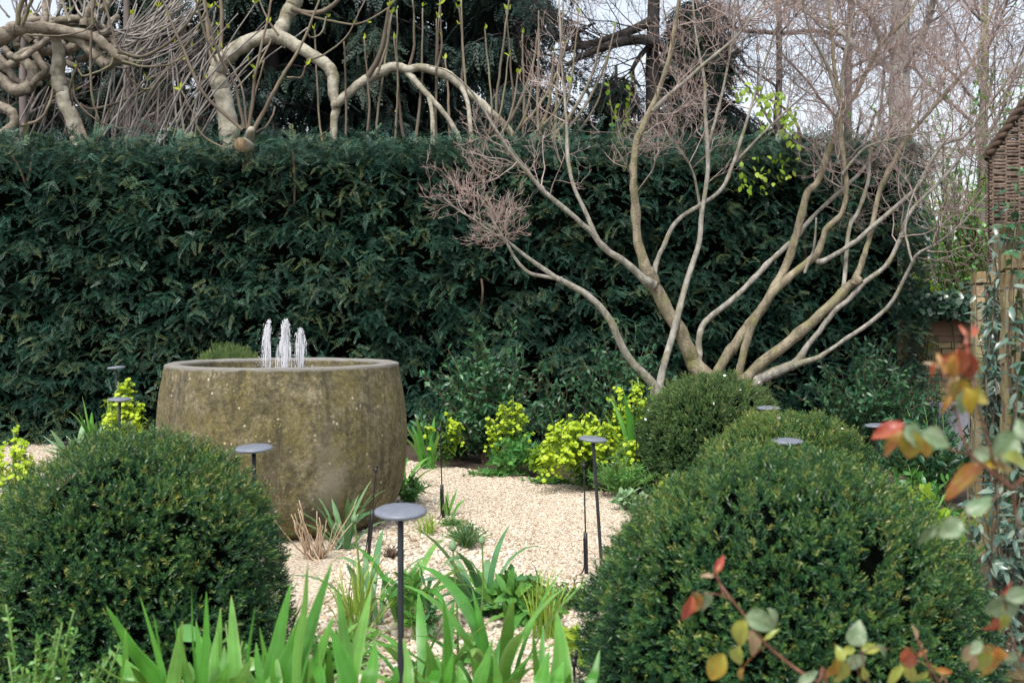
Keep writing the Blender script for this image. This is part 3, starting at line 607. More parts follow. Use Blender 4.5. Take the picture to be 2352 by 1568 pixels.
def dogwood():
    root = thing('multi_stemmed_tree', 'bare multi-stemmed tree with smooth tan limbs fanning up from behind the yew dome', 'tree', (P(1668, 0, 10.4)[0], 10.4, 0))
    b0 = (1668, 905, 40)
    B = [  # (points, Y0, Y1, part)
     ([(1676, 1085, 70), (1660, 930, 60), (1640, 885, 48), (1602, 845, 44), (1575, 790, 39), (1541, 722, 36), (1512, 672, 34), (1491, 632, 33), (1476, 592, 28), (1463, 540, 23), (1458, 460, 20), (1455, 400, 18), (1462, 332, 18), (1481, 280, 16), (1510, 215, 13), (1535, 140, 11), (1550, 60, 10), (1566, -30, 8)], 10.4, 10.0),
     ([(1500, 255, 12), (1530, 225, 11), (1561, 198, 10), (1622, 144, 9), (1689, 87, 7), (1752, 7, 5), (1780, -40, 4)], 10.02, 9.6),
     ([(1502, 655, 24), (1478, 640, 20), (1440, 606, 18), (1390, 571, 15), (1356, 532, 14), (1312, 491, 12), (1252, 442, 11), (1215, 400, 10), (1180, 360, 9), (1150, 316, 8), (1110, 252, 6), (1075, 202, 5), (1030, 165, 3.5), (985, 150, 2.5)], 10.2, 9.3),
     ([(1374, 556, 12), (1342, 482, 10), (1315, 420, 10), (1303, 350, 9), (1302, 290, 8), (1295, 200, 6), (1290, 130, 5), (1283, -20, 4)], 10.1, 10.4),
     ([(1498, 650, 16), (1506, 612, 12), (1522, 570, 11), (1555, 508, 11), (1610, 470, 10), (1658, 433, 10), (1686, 370, 9), (1706, 309, 8), (1749, 168, 6), (1776, 84, 5), (1800, -20, 4)], 10.25, 10.9),
     ([(1598, 850, 24), (1604, 810, 17), (1608, 768, 16), (1622, 735, 15), (1680, 690, 14), (1740, 630, 13), (1790, 580, 12), (1830, 546, 11), (1850, 517, 11), (1895, 470, 10), (1944, 427, 10), (1991, 380, 8), (2058, 289, 6), (2085, 249, 5), (2130, 160, 4), (2150, 60, 3)], 10.4, 11.3),
     ([(1668, 905, 34), (1643, 862, 25), (1690, 790, 24), (1742, 720, 24), (1790, 640, 23), (1820, 572, 21), (1833, 524, 20), (1853, 447, 18), (1880, 413, 16), (1917, 309, 15), (1930, 252, 13), (1964, 218, 12), (2008, 128, 11), (2031, 94, 9), (2085, 40, 7), (2115, -20, 5)], 10.4, 10.8),
     ([(1690, 900, 26), (1695, 868, 20), (1710, 800, 20), (1731, 741, 20), (1770, 680, 20), (1820, 630, 20), (1870, 590, 19), (1888, 555, 16), (1900, 524, 15), (1934, 488, 14), (1944, 430, 13), (1934, 336, 12), (1928, 218, 11), (1917, 168, 10), (1910, 67, 8), (1900, -20, 6)], 10.3, 10.2),
     ([(1929, 240, 10), (1897, 144, 8), (1863, 80, 6), (1843, 0, 5), (1835, -30, 4)], 10.2, 9.9),
     ([(1930, 250, 9), (1940, 134, 8), (1961, 27, 6), (1968, -30, 5)], 10.2, 10.5),
     ([(1868, 592, 15), (1890, 600, 13), (1950, 565, 12), (1994, 530, 12), (2078, 457, 11), (2112, 423, 11), (2159, 339, 10), (2216, 312, 9), (2253, 265, 8), (2300, 202, 7), (2352, 124, 6), (2400, 60, 4)], 10.3, 9.7),
     ([(1848, 625, 8), (1866, 582, 6), (1872, 550, 6), (1875, 500, 4)], 10.25, 10.1),
     ([(1700, 900, 30), (1712, 870, 27), (1760, 825, 27), (1830, 770, 27), (1890, 715, 25), (1945, 662, 24), (1978, 640, 21)], 10.3, 10.1),
     ([(1958, 655, 18), (1978, 610, 15), (1990, 570, 14), (2004, 517, 13), (2021, 437, 13), (2048, 380, 12), (2078, 326, 11), (2130, 262, 10), (2172, 215, 10), (2233, 141, 8), (2267, 60, 7), (2295, -10, 5)], 10.1, 10.5),
     ([(1935, 672, 11), (1940, 640, 10), (1951, 524, 11), (1971, 487, 10), (1994, 417, 9), (2001, 336, 8), (2021, 269, 7), (2028, 188, 6), (2035, 60, 4)], 10.15, 10.9),
     ([(1710, 905, 32), (1742, 872, 29), (1790, 850, 27), (1830, 833, 23), (1850, 800, 15), (1890, 750, 14), (1920, 710, 14), (1955, 682, 14), (1985, 648, 13), (2035, 610, 12), (2065, 555, 11), (2075, 527, 11), (2099, 477, 10), (2179, 396, 8), (2253, 296, 6), (2300, 225, 5), (2360, 130, 4)], 10.3, 9.9),
     ([(1825, 838, 16), (1880, 820, 12), (1940, 780, 11), (2000, 740, 11), (2050, 690, 10), (2092, 610, 9), (2110, 582, 8), (2150, 560, 7), (2190, 530, 5), (2230, 490, 4), (2290, 420, 3)], 10.2, 9.5),
     ([(2096, 602, 6), (2086, 565, 6), (2080, 520, 5), (2100, 440, 4), (2150, 350, 3)], 9.8, 9.9),
     ([(1690, 372, 7), (1730, 330, 6), (1790, 270, 5), (1850, 215, 4), (1900, 150, 3)], 10.7, 10.4),
     ([(2000, 336, 6), (2050, 300, 5), (2110, 240, 4), (2180, 150, 3)], 10.6, 11.2),
     ([(1935, 400, 7), (1975, 350, 6), (2010, 330, 5), (2090, 310, 4), (2150, 300, 3)], 10.2, 10.0),
    ]
    tb = MB(); lb = MB(); ob = MB(); curves = []
    for i, (pts, a, b) in enumerate(B):
        c, r = px_branch(pts, a, b, 9); c, r = knobbly(c, r*np.where(np.arange(len(r)) < 12, 1, .9), .065, .22)
        tubes(tb if i == 0 else ob if i in (6, 7, 12, 13) else lb, c, r, 12 if r[0] > .02 else 8); curves.append(resample(c, r, 14))
    tb.build('trunk', M['bark_main'], root); lb.build('limbs', M['bark_dog'], root); ob.build('old_limbs', M['bark_main'], root)
    tw = MB(); C = np.array([c for c, r in curves]); R = np.array([r for c, r in curves])
    def family(sel, m1, tr1, l1, m2, m3, l2=(.2, .42), l3=(.08, .18), up=.22):
        c1, r1 = spawn(C[sel], np.minimum(R[sel], .012), m1, tr1, l1, (35, 80), up, 7, .55, .0026, .2); tubes(tw, c1, r1, 5, U(.3, .8, len(c1)))
        c2, r2 = spawn(c1, r1, m2, (.25, .98), l2, (35, 80), up, 6, .7, .002, .22); tubes(tw, c2, r2, 4, U(.3, .9, len(c2)), False)
        c3, r3 = spawn(c2, r2, m3, (.3, 1.0), l3, (30, 75), up, 4, .8, .0017, .2); tubes(tw, c3, r3, 3, U(.4, 1, len(c3)), False)
        c4, r4 = spawn(c3, r3, 2, (.4, 1.0), (.03, .07), (20, 50), up, 3, .9, .0016); tubes(tw, c4, r4, 3, U(.5, 1, len(c4)), False)
    family([0, 1, 4, 8, 9], 10, (.58, 1), (.35, .8), 6, 4)
    family([2, 3], 8, (.45, 1), (.25, .6), 5, 4, (.15, .35))
    family([5, 6, 7, 10, 13, 14, 15, 18, 19, 20], 15, (.48, 1), (.35, .95), 6, 5)
    family([16, 17, 18], 7, (.45, 1), (.3, .7), 5, 4)
    tw.build('twigs', M['twig_dog'], root)
    # second, lower tree with two stems
    r2 = thing('twin_stemmed_tree', 'slender bare tree forking low beside the yew dome, pink twigs over the left shrubs', 'tree', G(1512, 1098)*np.array([1, 1, 0]))
    B2 = [([(1514, 1098, 32), (1510, 960, 27), (1507, 905, 27), (1488, 868, 20), (1456, 836, 18), (1426, 790, 17), (1405, 742, 16), (1370, 696, 15), (1330, 665, 14), (1285, 641, 13), (1248, 618, 11), (1200, 582, 8), (1165, 555, 7), (1125, 530, 6), (1090, 505, 5), (1050, 480, 4), (1020, 455, 3)], 10.05, 9.5),
          ([(1290, 640, 10), (1250, 634, 9), (1215, 626, 8), (1185, 596, 7), (1168, 565, 6), (1140, 520, 5), (1120, 480, 4), (1095, 440, 3)], 9.75, 9.5),
          ([(1507, 915, 22), (1522, 850, 17), (1545, 770, 16), (1565, 692, 14), (1582, 630, 13), (1605, 560, 12), (1612, 490, 11), (1625, 400, 10), (1625, 336, 10), (1620, 260, 8), (1618, 185, 7), (1600, 90, 5), (1590, -10, 4)], 10.05, 10.9),
          ([(1624, 345, 8), (1645, 270, 7), (1665, 188, 6), (1680, 100, 5), (1690, -10, 3)], 10.7, 10.9),
          ([(1612, 500, 8), (1600, 430, 6), (1590, 390, 5), (1560, 340, 4), (1530, 300, 3)], 10.6, 10.4)]
    tb = MB(); cs = []
    for pts, a, b in B2:
        c, r = px_branch(pts, a, b, 6); c, r = knobbly(c, r, .05); tubes(tb, c, r, 10); cs.append(resample(c, r, 14))
    tb.build('trunk', M['bark_dog'], r2)
    tw = MB(); C = np.array([c for c, r in cs]); R = np.array([r for c, r in cs])
    def fam2(sel, m1, tr, l1, m2, m3):
        c1, q1 = spawn(C[sel], np.minimum(R[sel], .008), m1, tr, l1, (35, 80), .32, 6, .6, .0026, .2); tubes(tw, c1, q1, 5, U(.3, .8, len(c1)))
        c2, q2 = spawn(c1, q1, m2, (.25, 1), (.12, .26), (30, 75), .25, 5, .7, .0022, .2); tubes(tw, c2, q2, 4, U(.4, .9, len(c2)), False)
        c3, q3 = spawn(c2, q2, m3, (.3, 1), (.05, .12), (30, 70), .25, 4, .8, .0019, .2); tubes(tw, c3, q3, 3, U(.5, 1, len(c3)), False)
        c4, q4 = spawn(c3, q3, 2, (.4, 1), (.025, .05), (20, 50), .5, 3, .9, .0018); tubes(tw, c4, q4, 3, U(.5, 1, len(c4)), False)
    fam2([0], 10, (.76, 1), (.15, .32), 5, 4); fam2([1], 6, (.5, 1), (.12, .28), 5, 4)
    fam2([2, 3, 4], 10, (.5, 1), (.3, .6), 5, 4)
    tw.build('twigs', M['twig_dog'], r2)
dogwood()

# ================================================================== FIG TREES BEHIND THE HEDGE
def buds(mb, pts, s=(.05, .1)):
    lt = leaf_t(.42, .3, .15, 3)
    for p in pts:
        n = random.randint(2, 4); d = nrm(np.array([[0, 0, 1.]])+rng.normal(size=(n, 3))*.55); inst(mb, lt, np.repeat(p[None], n, 0), basis(d, rdir(n)), U(*s, n), U(0, 1, n))
def shoots(mb, bb, specs, budp=.5):
    """specs: list of (pts[(x,y)], Y, w0, w1)"""
    for pts, Y, w0, w1 in specs:
        k = len(pts); q = [(x, y, w0+(w1-w0)*i/(k-1)) for i, (x, y) in enumerate(pts)]
        c, r = px_branch(q, Y, Y+U(-.3, .3), 5); tubes(mb, c+np.cumsum(rng.normal(size=c.shape)*.004, 0), r, 6, U(.2, .9))
        if random.random() < budp: buds(bb, [c[-1]])
        for i in range(4, len(c)-3, 4):
            if random.random() < .12*budp: buds(bb, [c[i]], (.03, .06))
def figs():
    # arching fig
    root = thing('fig_tree', 'pale arching fig tree with thick bent limbs rising behind the middle of the hedge', 'tree', (P(530, 0, 14.4)[0], 14.4, 0))
    L = [([(545, 700, 60), (540, 420, 54), (530, 330, 50), (520, 260, 46), (508, 205, 44), (500, 165, 44), (520, 132, 40), (571, 97, 36), (632, 84, 37), (672, 101, 34), (706, 121, 30), (750, 150, 31), (764, 175, 30), (765, 208, 26), (772, 240, 24), (768, 275, 19), (765, 350, 18)], 14.4, 14.2),
         ([(628, 90, 36), (645, 70, 34), (655, 44, 33), (670, 15, 40), (690, -30, 42)], 14.4, 14.5),
         ([(768, 244, 22), (782, 232, 23), (828, 192, 23), (865, 170, 27), (902, 155, 26), (935, 160, 21), (969, 157, 20), (1023, 171, 24), (1060, 198, 20), (1103, 236, 19), (1137, 266, 18), (1170, 300, 17), (1195, 345, 16)], 14.2, 14.0),
         ([(930, 160, 19), (948, 180, 16), (969, 204, 15), (996, 234, 14), (1023, 264, 13), (1046, 300, 12), (1066, 345, 12)], 14.15, 13.9),
         ([(985, 225, 11), (992, 260, 11), (995, 345, 12)], 13.95, 13.8),
         ([(1060, 200, 12), (1075, 240, 11), (1085, 345, 12)], 14.0, 13.8)]
    tb = MB(); lb = MB()
    for i, (pts, a, b) in enumerate(L):
        c, r = px_branch(pts, a, b, 10); c, r = knobbly(c, r*.92, .04, .12); tubes(tb if i == 0 else lb, c, r, 14)
    tb.build('trunk', M['bark_fig'], root); lb.build('limbs', M['bark_fig'], root)
    st = MB(); c, r = px_branch([(572, 440, 28), (571, 400, 28), (570, 370, 28), (569, 340, 30), (572, 320, 27), (575, 305, 21), (577, 297, 15)], 13.05, 12.42, 6); tubes(st, c, r, 14)
    q0, q1 = P(572, 338, 12.45), P(552, 331, 12.22); q = np.linspace(q0, q1, 5); tubes(st, q, np.array([.062, .070, .076, .079, .075]), 18, .5, False); so = st.build('pruned_stump', M['bark_fig'], root)
    cf = MB(); tubes(cf, np.linspace(q1-(q1-q0)*.02, q1+(q1-q0)*.02, 3), np.array([.074, .071, .001]), 18, .6, False); cf.build('cut_face', bark_mat('cut_fig_wood', (.09, .065, .038), (.25, .185, .11), None, 22, .9), so)
    sp = MB(); bb = MB()
    S = [([(558, 300), (470, 218), (427, 134), (390, 50), (363, -10)], 12.5, 9, 5), ([(561, 296), (545, 230), (534, 190), (497, 131), (478, 60), (468, -10)], 12.5, 8, 5),
         ([(571, 296), (580, 210), (586, 165), (605, 80), (622, -10)], 12.5, 9, 5), ([(583, 302), (620, 240), (655, 178), (706, 94), (745, -10)], 12.5, 11, 5),
         ([(585, 305), (615, 285), (628, 245)], 12.5, 6, 4), ([(565, 296), (560, 240), (552, 200), (530, 150), (510, 110)], 12.5, 6, 3), ([(556, 345), (500, 330), (460, 300), (436, 250), (415, 205)], 12.45, 5, 3),
         ([(490, 150), (480, 80), (471, -10)], 14.3, 11, 8), ([(500, 145), (508, 70), (506, -10)], 14.3, 10, 8), ([(498, 140), (480, 100), (462, 40), (452, -10)], 14.2, 7, 4),
         ([(660, 178), (690, 178), (704, 150)], 12.6, 5, 4), ([(704, 140), (750, 120), (800, 80), (830, 20), (845, -10)], 13.8, 5, 3), ([(575, 270), (592, 195), (605, 140)], 12.6, 5, 4),
         ([(670, 20), (720, 30), (760, 15), (790, -20)], 14.3, 14, 9), ([(690, 30), (760, 50), (820, 60), (880, 30), (920, -10)], 14.2, 6, 4), ([(640, 82), (610, 40), (590, -10)], 14.1, 6, 4),
         ([(622, 90), (600, 130), (585, 160)], 14.1, 5, 4), ([(700, 70), (715, 88), (740, 80), (752, 40)], 14.0, 5, 4)]
    shoots(sp, bb, S, .8)
    xs = [742, 795, 835, 862, 905, 930, 952, 988, 1006, 1040, 1092, 1118, 1140, 1170, 1200, 1240, 1275]
    for x in xs:
        y0 = 345; ln = U(200, 390); lean = U(-35, 40); bend = U(-14, 14)
        top = max(y0-ln, -15); shoots(sp, bb, [([(x, y0), (x+lean*.3+bend, y0-(y0-top)*.33), (x+lean*.65+bend*.6, y0-(y0-top)*.66), (x+lean, top)], U(13.5, 14.6), U(5, 9), U(3, 4.5))], .8)
    for (x0, y0, x1, y1, w) in ((845, 178, 892, 15, 15), (868, 172, 900, -10, 7), (1135, 340, 1240, 60, 10), (1150, 340, 1300, 100, 9), (1180, 340, 1310, 190, 9), (1250, 340, 1390, 80, 10), (1270, 340, 1410, 60, 8), (1225, 340, 1275, 120, 12), (1300, 340, 1395, 140, 7), (1060, 200, 1050, 20, 8), (1000, 165, 1010, 10, 7), (940, 155, 950, 0, 8), (1130, 340, 1190, 170, 8), (1110, 340, 1170, 130, 7), (1165, 340, 1225, 150, 8), (1270, 340, 1330, 30, 7)):
        shoots(sp, bb, [([(x0, y0), (x0+(x1-x0)*.45+8, y0+(y1-y0)*.33), (x0+(x1-x0)*.8+4, y0+(y1-y0)*.66), (x1, y1)], U(13.5, 14.3), w, w*.45)], .8)
    sp.build('shoots', M['shoot_fig'], root); bb.build('buds', M['bud'], root)
    # tangled fig at the left
    r2 = thing('fig_tree', 'tangled old fig tree with knotted limbs and long sweeping shoots at top left', 'tree', (P(150, 0, 14.3)[0], 14.3, 0))
    L2 = [([(205, 700, 44), (190, 420, 38), (172, 290, 35), (150, 240, 34), (138, 200, 34), (133, 160, 32), (134, 125, 28), (128, 90, 24), (118, 66, 24)], 14.3, 14.1),
          ([(-20, 95, 38), (8, 85, 36), (30, 68, 36), (57, 66, 26), (118, 66, 24), (181, 77, 23), (228, 92, 22), (262, 122, 20), (292, 140, 17)], 14.0, 13.8),
          ([(95, 62, 26), (140, 74, 26), (185, 92, 26), (213, 122, 27), (243, 146, 28), (262, 140, 20), (305, 143, 15)], 14.0, 13.9),
          ([(-25, 172, 30), (0, 183, 28), (30, 205, 27), (55, 206, 28), (74, 188, 27), (76, 165, 26), (62, 146, 22), (40, 130, 20)], 14.1, 14.4),
          ([(8, 110, 17), (24, 128, 16), (46, 134, 15), (80, 112, 14), (112, 88, 13)], 13.8, 13.9),
          ([(-20, 235, 18), (8, 246, 20), (30, 262, 20), (32, 285, 20), (8, 305, 24), (-10, 330, 26)], 14.0, 13.9),
          ([(100, 64, 20), (104, 30, 17), (110, -20, 16)], 14.2, 14.3), ([(190, 62, 20), (200, 34, 19), (214, 10, 18), (240, -12, 20)], 14.2, 14.3), ([(230, 20, 16), (245, 12, 16), (262, -20, 14)], 14.2, 14.2),
          ([(135, 125, 22), (165, 110, 22), (190, 95, 20)], 14.3, 14.3), ([(-10, 130, 22), (20, 150, 20), (60, 120, 22), (110, 118, 20), (150, 100, 18)], 14.5, 14.5), ([(150, 190, 18), (158, 210, 16), (162, 240, 14), (180, 275, 12), (205, 340, 12)], 14.4, 14.2), ([(30, 200, 20), (90, 178, 18), (130, 165, 14)], 14.6, 14.6),
          ([(30, 60, 18), (80, 45, 18), (130, 50, 22), (180, 52, 18), (225, 40, 14)], 14.5, 14.5), ([(228, 95, 16), (258, 92, 15), (270, 118, 12)], 14.3, 14.2)]
    tb = MB(); lb = MB()
    for i, (pts, a, b) in enumerate(L2):
        c, r = px_branch(pts, a, b, 10); c, r = knobbly(c, r, .055, .12); tubes(tb if i == 0 else lb, c, r, 12)
    for i in range(16):
        x, y = U(-20, 230), U(45, 175); a = U(0, 6.28); pts = [(x, y, U(14, 24))]
        for k in range(4): a += U(-1.0, 1.0); x += 34*math.cos(a); y = min(max(y+20*math.sin(a), 30), 215); pts.append((x, y, pts[-1][2]*.9))
        Y_ = U(14.2, 15.0); c, r = px_branch(pts, Y_, Y_+U(-.2, .2), 8); c, r = knobbly(c, r, .055, .12); tubes(lb, c, r, 10, .35)
    tb.build('trunk', M['bark_fig'], r2); lb.build('limbs', M['bark_fig_old'], r2)
    sp = MB(); bb = MB()
    S = [([(262, 118), (250, 150), (190, 175), (172, 155)], 13.8, 6, 4), ([(270, 120), (320, 130), (380, 100), (430, 40), (455, -15)], 13.7, 9, 5), ([(280, 140), (330, 155), (390, 150), (430, 128)], 13.6, 7, 4),
         ([(185, 240), (210, 252), (270, 240), (330, 215), (380, 175)], 14.2, 9, 6), ([(290, 165), (310, 195), (345, 205), (385, 160), (440, 90), (480, 20)], 14.2, 6, 4), ([(165, 165), (172, 230), (210, 270), (250, 290), (300, 300)], 13.8, 5, 3),
         ([(45, 290), (90, 272), (115, 230), (122, 190)], 14.0, 9, 5), ([(210, 70), (210, 160), (216, 230), (232, 280)], 13.6, 6, 5), ([(180, 145), (160, 200), (165, 240)], 13.7, 6, 4), ([(60, 80), (120, 82), (180, 75), (215, 55)], 13.6, 5, 3),
         ([(40, 60), (45, 20), (58, -15)], 13.8, 12, 10), ([(52, 58), (68, 20), (80, -15)], 13.8, 10, 8), ([(240, 0), (258, 70), (275, 115), (300, 130)], 13.6, 6, 5), ([(160, 50), (150, 20), (135, -15)], 13.7, 8, 6), ([(214, 60), (212, 20), (218, -15)], 13.6, 7, 6)]
    shoots(sp, bb, S, .5); sp.build('shoots', M['shoot_fig'], r2); pl = MB()
    for i in range(78):
        x0, y0 = (U(235, 300), U(60, 150)) if i % 2 else (U(-10, 240), U(20, 80)); ln = U(110, 260) if i % 2 else U(60, 110)
        a = math.radians(U(10, 62)) if i % 2 else math.radians(U(45, 125)); x1, y1 = x0+ln*math.cos(a), y0-ln*math.sin(a); sag = U(10, 50) if i % 2 else U(0, 10)
        shoots(pl, bb, [([(x0, y0), (x0+(x1-x0)*.3, y0+(y1-y0)*.22+sag*.7), (x0+(x1-x0)*.68, y0+(y1-y0)*.6+sag*.6), (x1, y1)], U(13.8, 15.3), U(3.5, 7), U(2, 3.4))], .3)
    for i in range(40):
        x0, y0 = U(190, 460), U(335, 350); ln = U(160, 340); lean = U(-.2, .95); shoots(pl, bb, [([(x0, y0), (x0+ln*lean*.25, y0-ln*.35), (x0+ln*lean*.6, y0-ln*.7), (x0+ln*lean, y0-ln)], U(13.9, 15.5), U(3, 7), U(2, 3.4))], .35)
    for i in range(10):
        x0, y0 = U(-10, 120), U(330, 345); shoots(pl, bb, [([(x0, y0), (x0+U(10, 40), y0-30), (x0+U(20, 90), y0-U(110, 170))], U(14.2, 15), U(4, 7), 3)], .3)
    pl.build('sweeping_shoots', M['shoot_pale'], r2); bb.build('buds', M['bud'], r2)
figs()

# ================================================================== BACKGROUND TREES
def conifer(x, Y, h, rad, lab, n_b=70, zlo=1.2):
    X = (x-CX)/F*Y; root = thing('conifer_tree', lab, 'tree', (X, Y, 0), 'dark conifers beyond the hedge')
    tb = MB(); tubes(tb, np.stack([np.full(9, X), np.full(9, Y), np.linspace(0, h, 9)], -1), np.linspace(.2, .03, 9), 10); bo = MB(); mb = MB()
    S = [shoot_t(8, .34, .05, d, 40, .2, 30+k) for k, d in enumerate((.2, .35, .5))]
    z = np.sort(U(zlo, h*.97, n_b)); az = np.arange(n_b)*2.4+U(-.4, .4, n_b); L = rad*(1-(z/h)**1.4)*U(.75, 1.1, n_b)+.25
    s = np.linspace(0, 1, 8)[None, :, None]; d = np.stack([np.cos(az), np.sin(az), np.full(n_b, .12)], -1)[:, None]
    c = np.array([X, Y, 0])+z[:, None, None]*np.array([0, 0, 1.])+d*L[:, None, None]*s-np.array([0, 0, 1.])*(s**2)*L[:, None, None]*.45
    tubes(bo, c, np.linspace(.03, .006, 8)[None]*np.ones((n_b, 1)), 5)
    m = 85; k = U(.1, 1, (n_b, m))*7; i = np.clip(k.astype(int), 0, 6); f = (k-i)[..., None]; I = np.arange(n_b)[:, None]; p = c[I, i]*(1-f)+c[I, i+1]*f
    sd = np.stack([-np.sin(az), np.cos(az), 0*az], -1)[:, None]; off = U(-1, 1, (n_b, m)); p = p+sd*(off*.38*L[:, None]*(1.1-k/8))[..., None]-np.array([0, 0, 1.])*np.abs(off)[..., None]*.16
    p = p.reshape(-1, 3)+rng.normal(size=(n_b*m, 3))*.05; dd = np.repeat(d[:, 0], m, 0); so = (sd*off[..., None]).reshape(-1, 3)
    di = nrm(dd*.45+so*.5+np.array([0, 0, -.65])+rng.normal(size=p.shape)*.32); nn = np.array([[0, 0, 1.]])+dd*.7+rng.normal(size=p.shape)*.4
    t = np.repeat(U(.1, .6, n_b), m)+rng.normal(size=len(p))*.13; v = rng.integers(0, 3, len(p))
    for q in range(3):
        j = v == q; inst(mb, S[q], p[j], basis(di[j], nn[j]), U(.22, .42, j.sum()), t[j])
    tb.build('trunk', M['bark_dark'], root); bo.build('branches', M['bark_dark'], root); mb.build('foliage', M['conifer'], root)
conifer(470, 20.5, 13, 2.0, 'dark conifer beyond the hedge seen just left of the arching fig', 85)
conifer(625, 18.6, 12, 1.7, 'dark drooping conifer straight behind the arching fig trunk', 90)
conifer(850, 19.6, 14, 2.0, 'dark conifer behind the right-hand bend of the fig limb', 100)
conifer(1040, 20.6, 13, 1.7, 'dark conifer behind the upright fig shoots, next to the sky gap', 85)
conifer(1195, 18.4, 12, 1.45, 'dark conifer beside the bright sky gap right of the fig', 80)
conifer(1600, 21.0, 7.6, 2.3, 'shorter dark conifer under the heavy black bough behind the bare tree', 90)
conifer(1415, 22.5, 6.3, 1.6, 'hazy dark conifer low in the sky gap behind the black bough', 70)
conifer(215, 23.0, 8.6, 1.9, 'dark conifer directly behind the pale leaning fig trunk at left', 70)
conifer(1800, 20.0, 4.9, 1.7, 'low dark conifer showing over the hedge behind the lime leaves', 60)
conifer(735, 21.5, 13, 1.9, 'dark conifer far back between the two nearer conifers behind the fig arch', 85)
conifer(940, 21.8, 13, 1.8, 'dark conifer far back, behind the level part of the fig limb', 85)
conifer(1130, 22.0, 12.5, 1.7, 'dark conifer far back behind the cluster of upright fig shoots', 80)
conifer(350, 22.5, 8.5, 1.8, 'lower dark conifer behind the sweeping fig shoots', 60)
conifer(60, 22.0, 7.2, 1.8, 'small dark conifer half seen through the tangled fig', 60)

def bare_tree(name, lab, x, Y, h, r0, barkm, twigm, seedn, lim=9, tr=(.28, 1), bl=(1.6, 3.2), lean=0, extra=None, m2=6, m3=6, m4=4, rt=.004, hide=None):
    X = (x-CX)/F*Y; root = thing(name, lab, 'tree', (X, Y, 0), 'leafless trees beyond the hedge')
    z = np.linspace(0, h, 12); c = np.stack([X+lean*z/h+fnoise(np.stack([z*.3, z*0+seedn, z*0], -1), 1)*.12, np.full(12, Y), z], -1); r = np.linspace(r0, r0*.3, 12)
    tb = MB(); tubes(tb, c, r, 14); c0, q0 = c[None], r[None]
    c1, q1 = spawn(c0, q0, lim, tr, bl, (35, 75), .25, 9, .45, .012, .16); bm = MB(); tubes(bm, c1, q1, 7)
    if extra:
        ex = [resample(*px_branch(p, a, b, 5), 9) for p, a, b in extra]; ce = np.array([e[0] for e in ex]); re = np.array([e[1] for e in ex]); tubes(bm, ce, re, 9); c1 = np.concatenate([c1, ce, ce]); q1 = np.concatenate([q1, re, re])
    tw = MB(); q1 = np.minimum(q1, .02)
    c2, q2 = spawn(c1, q1, m2, (.2, 1), (.6, 1.3), (25, 60), .2, 7, .55, rt*1.4, .2); tubes(tw, c2, q2, 4, U(.3, .8, len(c2)), False)
    c3, q3 = spawn(c2, q2, m3, (.2, 1), (.3, .7), (25, 60), .2, 5, .6, rt, .2); tubes(tw, c3, q3, 3, U(.3, .8, len(c3)), False)
    c4, q4 = spawn(c3, q3, m4, (.2, 1), (.12, .3), (25, 60), .15, 4, .7, rt*.8, .2); tubes(tw, c4, q4, 3, U(.3, .9, len(c4)), False)
    tb.build('trunk', barkm, root); bm.build('branches', barkm, root); tw.build('twigs', twigm, root)
bare_tree('bare_tree', 'black-barked leafless tree with a heavy bent bough behind the bare dogwood stems', 1509, 17.5, 9.5, .17, M['bark_dark'], M['bark_dark'], 1, 9, (.45, 1), (1.4, 2.6),
          extra=[([(1509, 40, 26), (1470, 62, 22), (1419, 82, 19), (1370, 98, 17), (1332, 104, 14), (1290, 118, 8)], 17.5, 17.2), ([(1571, 140, 16), (1537, 124, 20), (1500, 94, 24), (1450, 92, 24), (1400, 104, 20), (1340, 128, 15), (1300, 150, 8)], 17.4, 17.0), ([(1575, 135, 16), (1620, 150, 12), (1670, 130, 8)], 17.4, 17.4), ([(1500, 96, 14), (1470, 130, 12), (1450, 170, 9), (1470, 200, 6)], 17.4, 17.2)])
bare_tree('bare_tree', 'tall leafless tree with a thick pale trunk behind the right twigs', 2082, 19.0, 11, .25, M['bark_pale'], M['twig_grey'], 2, 12, (.35, 1), (1.4, 3.0), 0)
bare_tree('bare_tree', 'leafless grey tree with a level dark bough in the bright sky gap', 1790, 20.0, 10, .09, M['twig_grey'], M['twig_grey'], 3, 12, (.4, 1), (1.2, 2.4), extra=[([(1790, 78, 10), (1760, 74, 11), (1706, 71, 9), (1660, 60, 6)], 20, 19.8), ([(1790, 78, 12), (1840, 74, 11), (1880, 71, 11), (1931, 80, 8), (1990, 70, 5)], 20, 19.8)])
bare_tree('bare_tree', 'leafless twiggy tree filling the sky above the woven panel', 2270, 17.0, 8.5, .10, M['twig_grey'], M['twig_grey'], 4, 24, (.2, 1), (1.0, 2.2))
bare_tree('bare_tree', 'leafless grey tree seen through the tangled fig shoots', 300, 19.0, 9.5, .10, M['twig_grey'], M['twig_grey'], 5, 13, (.25, 1), (1.2, 2.4))
bare_tree('bare_tree', 'thin leafless tree at the far left behind the knotted fig limbs', 60, 20.5, 9.5, .11, M['twig_grey'], M['twig_grey'], 6, 12, (.25, 1), (1.2, 2.4))
bare_tree('bare_tree', 'leafless tree between the pale trunk and the level bough', 1960, 22.0, 10, .12, M['twig_grey'], M['twig_grey'], 7, 12, (.3, 1), (1.2, 2.6))

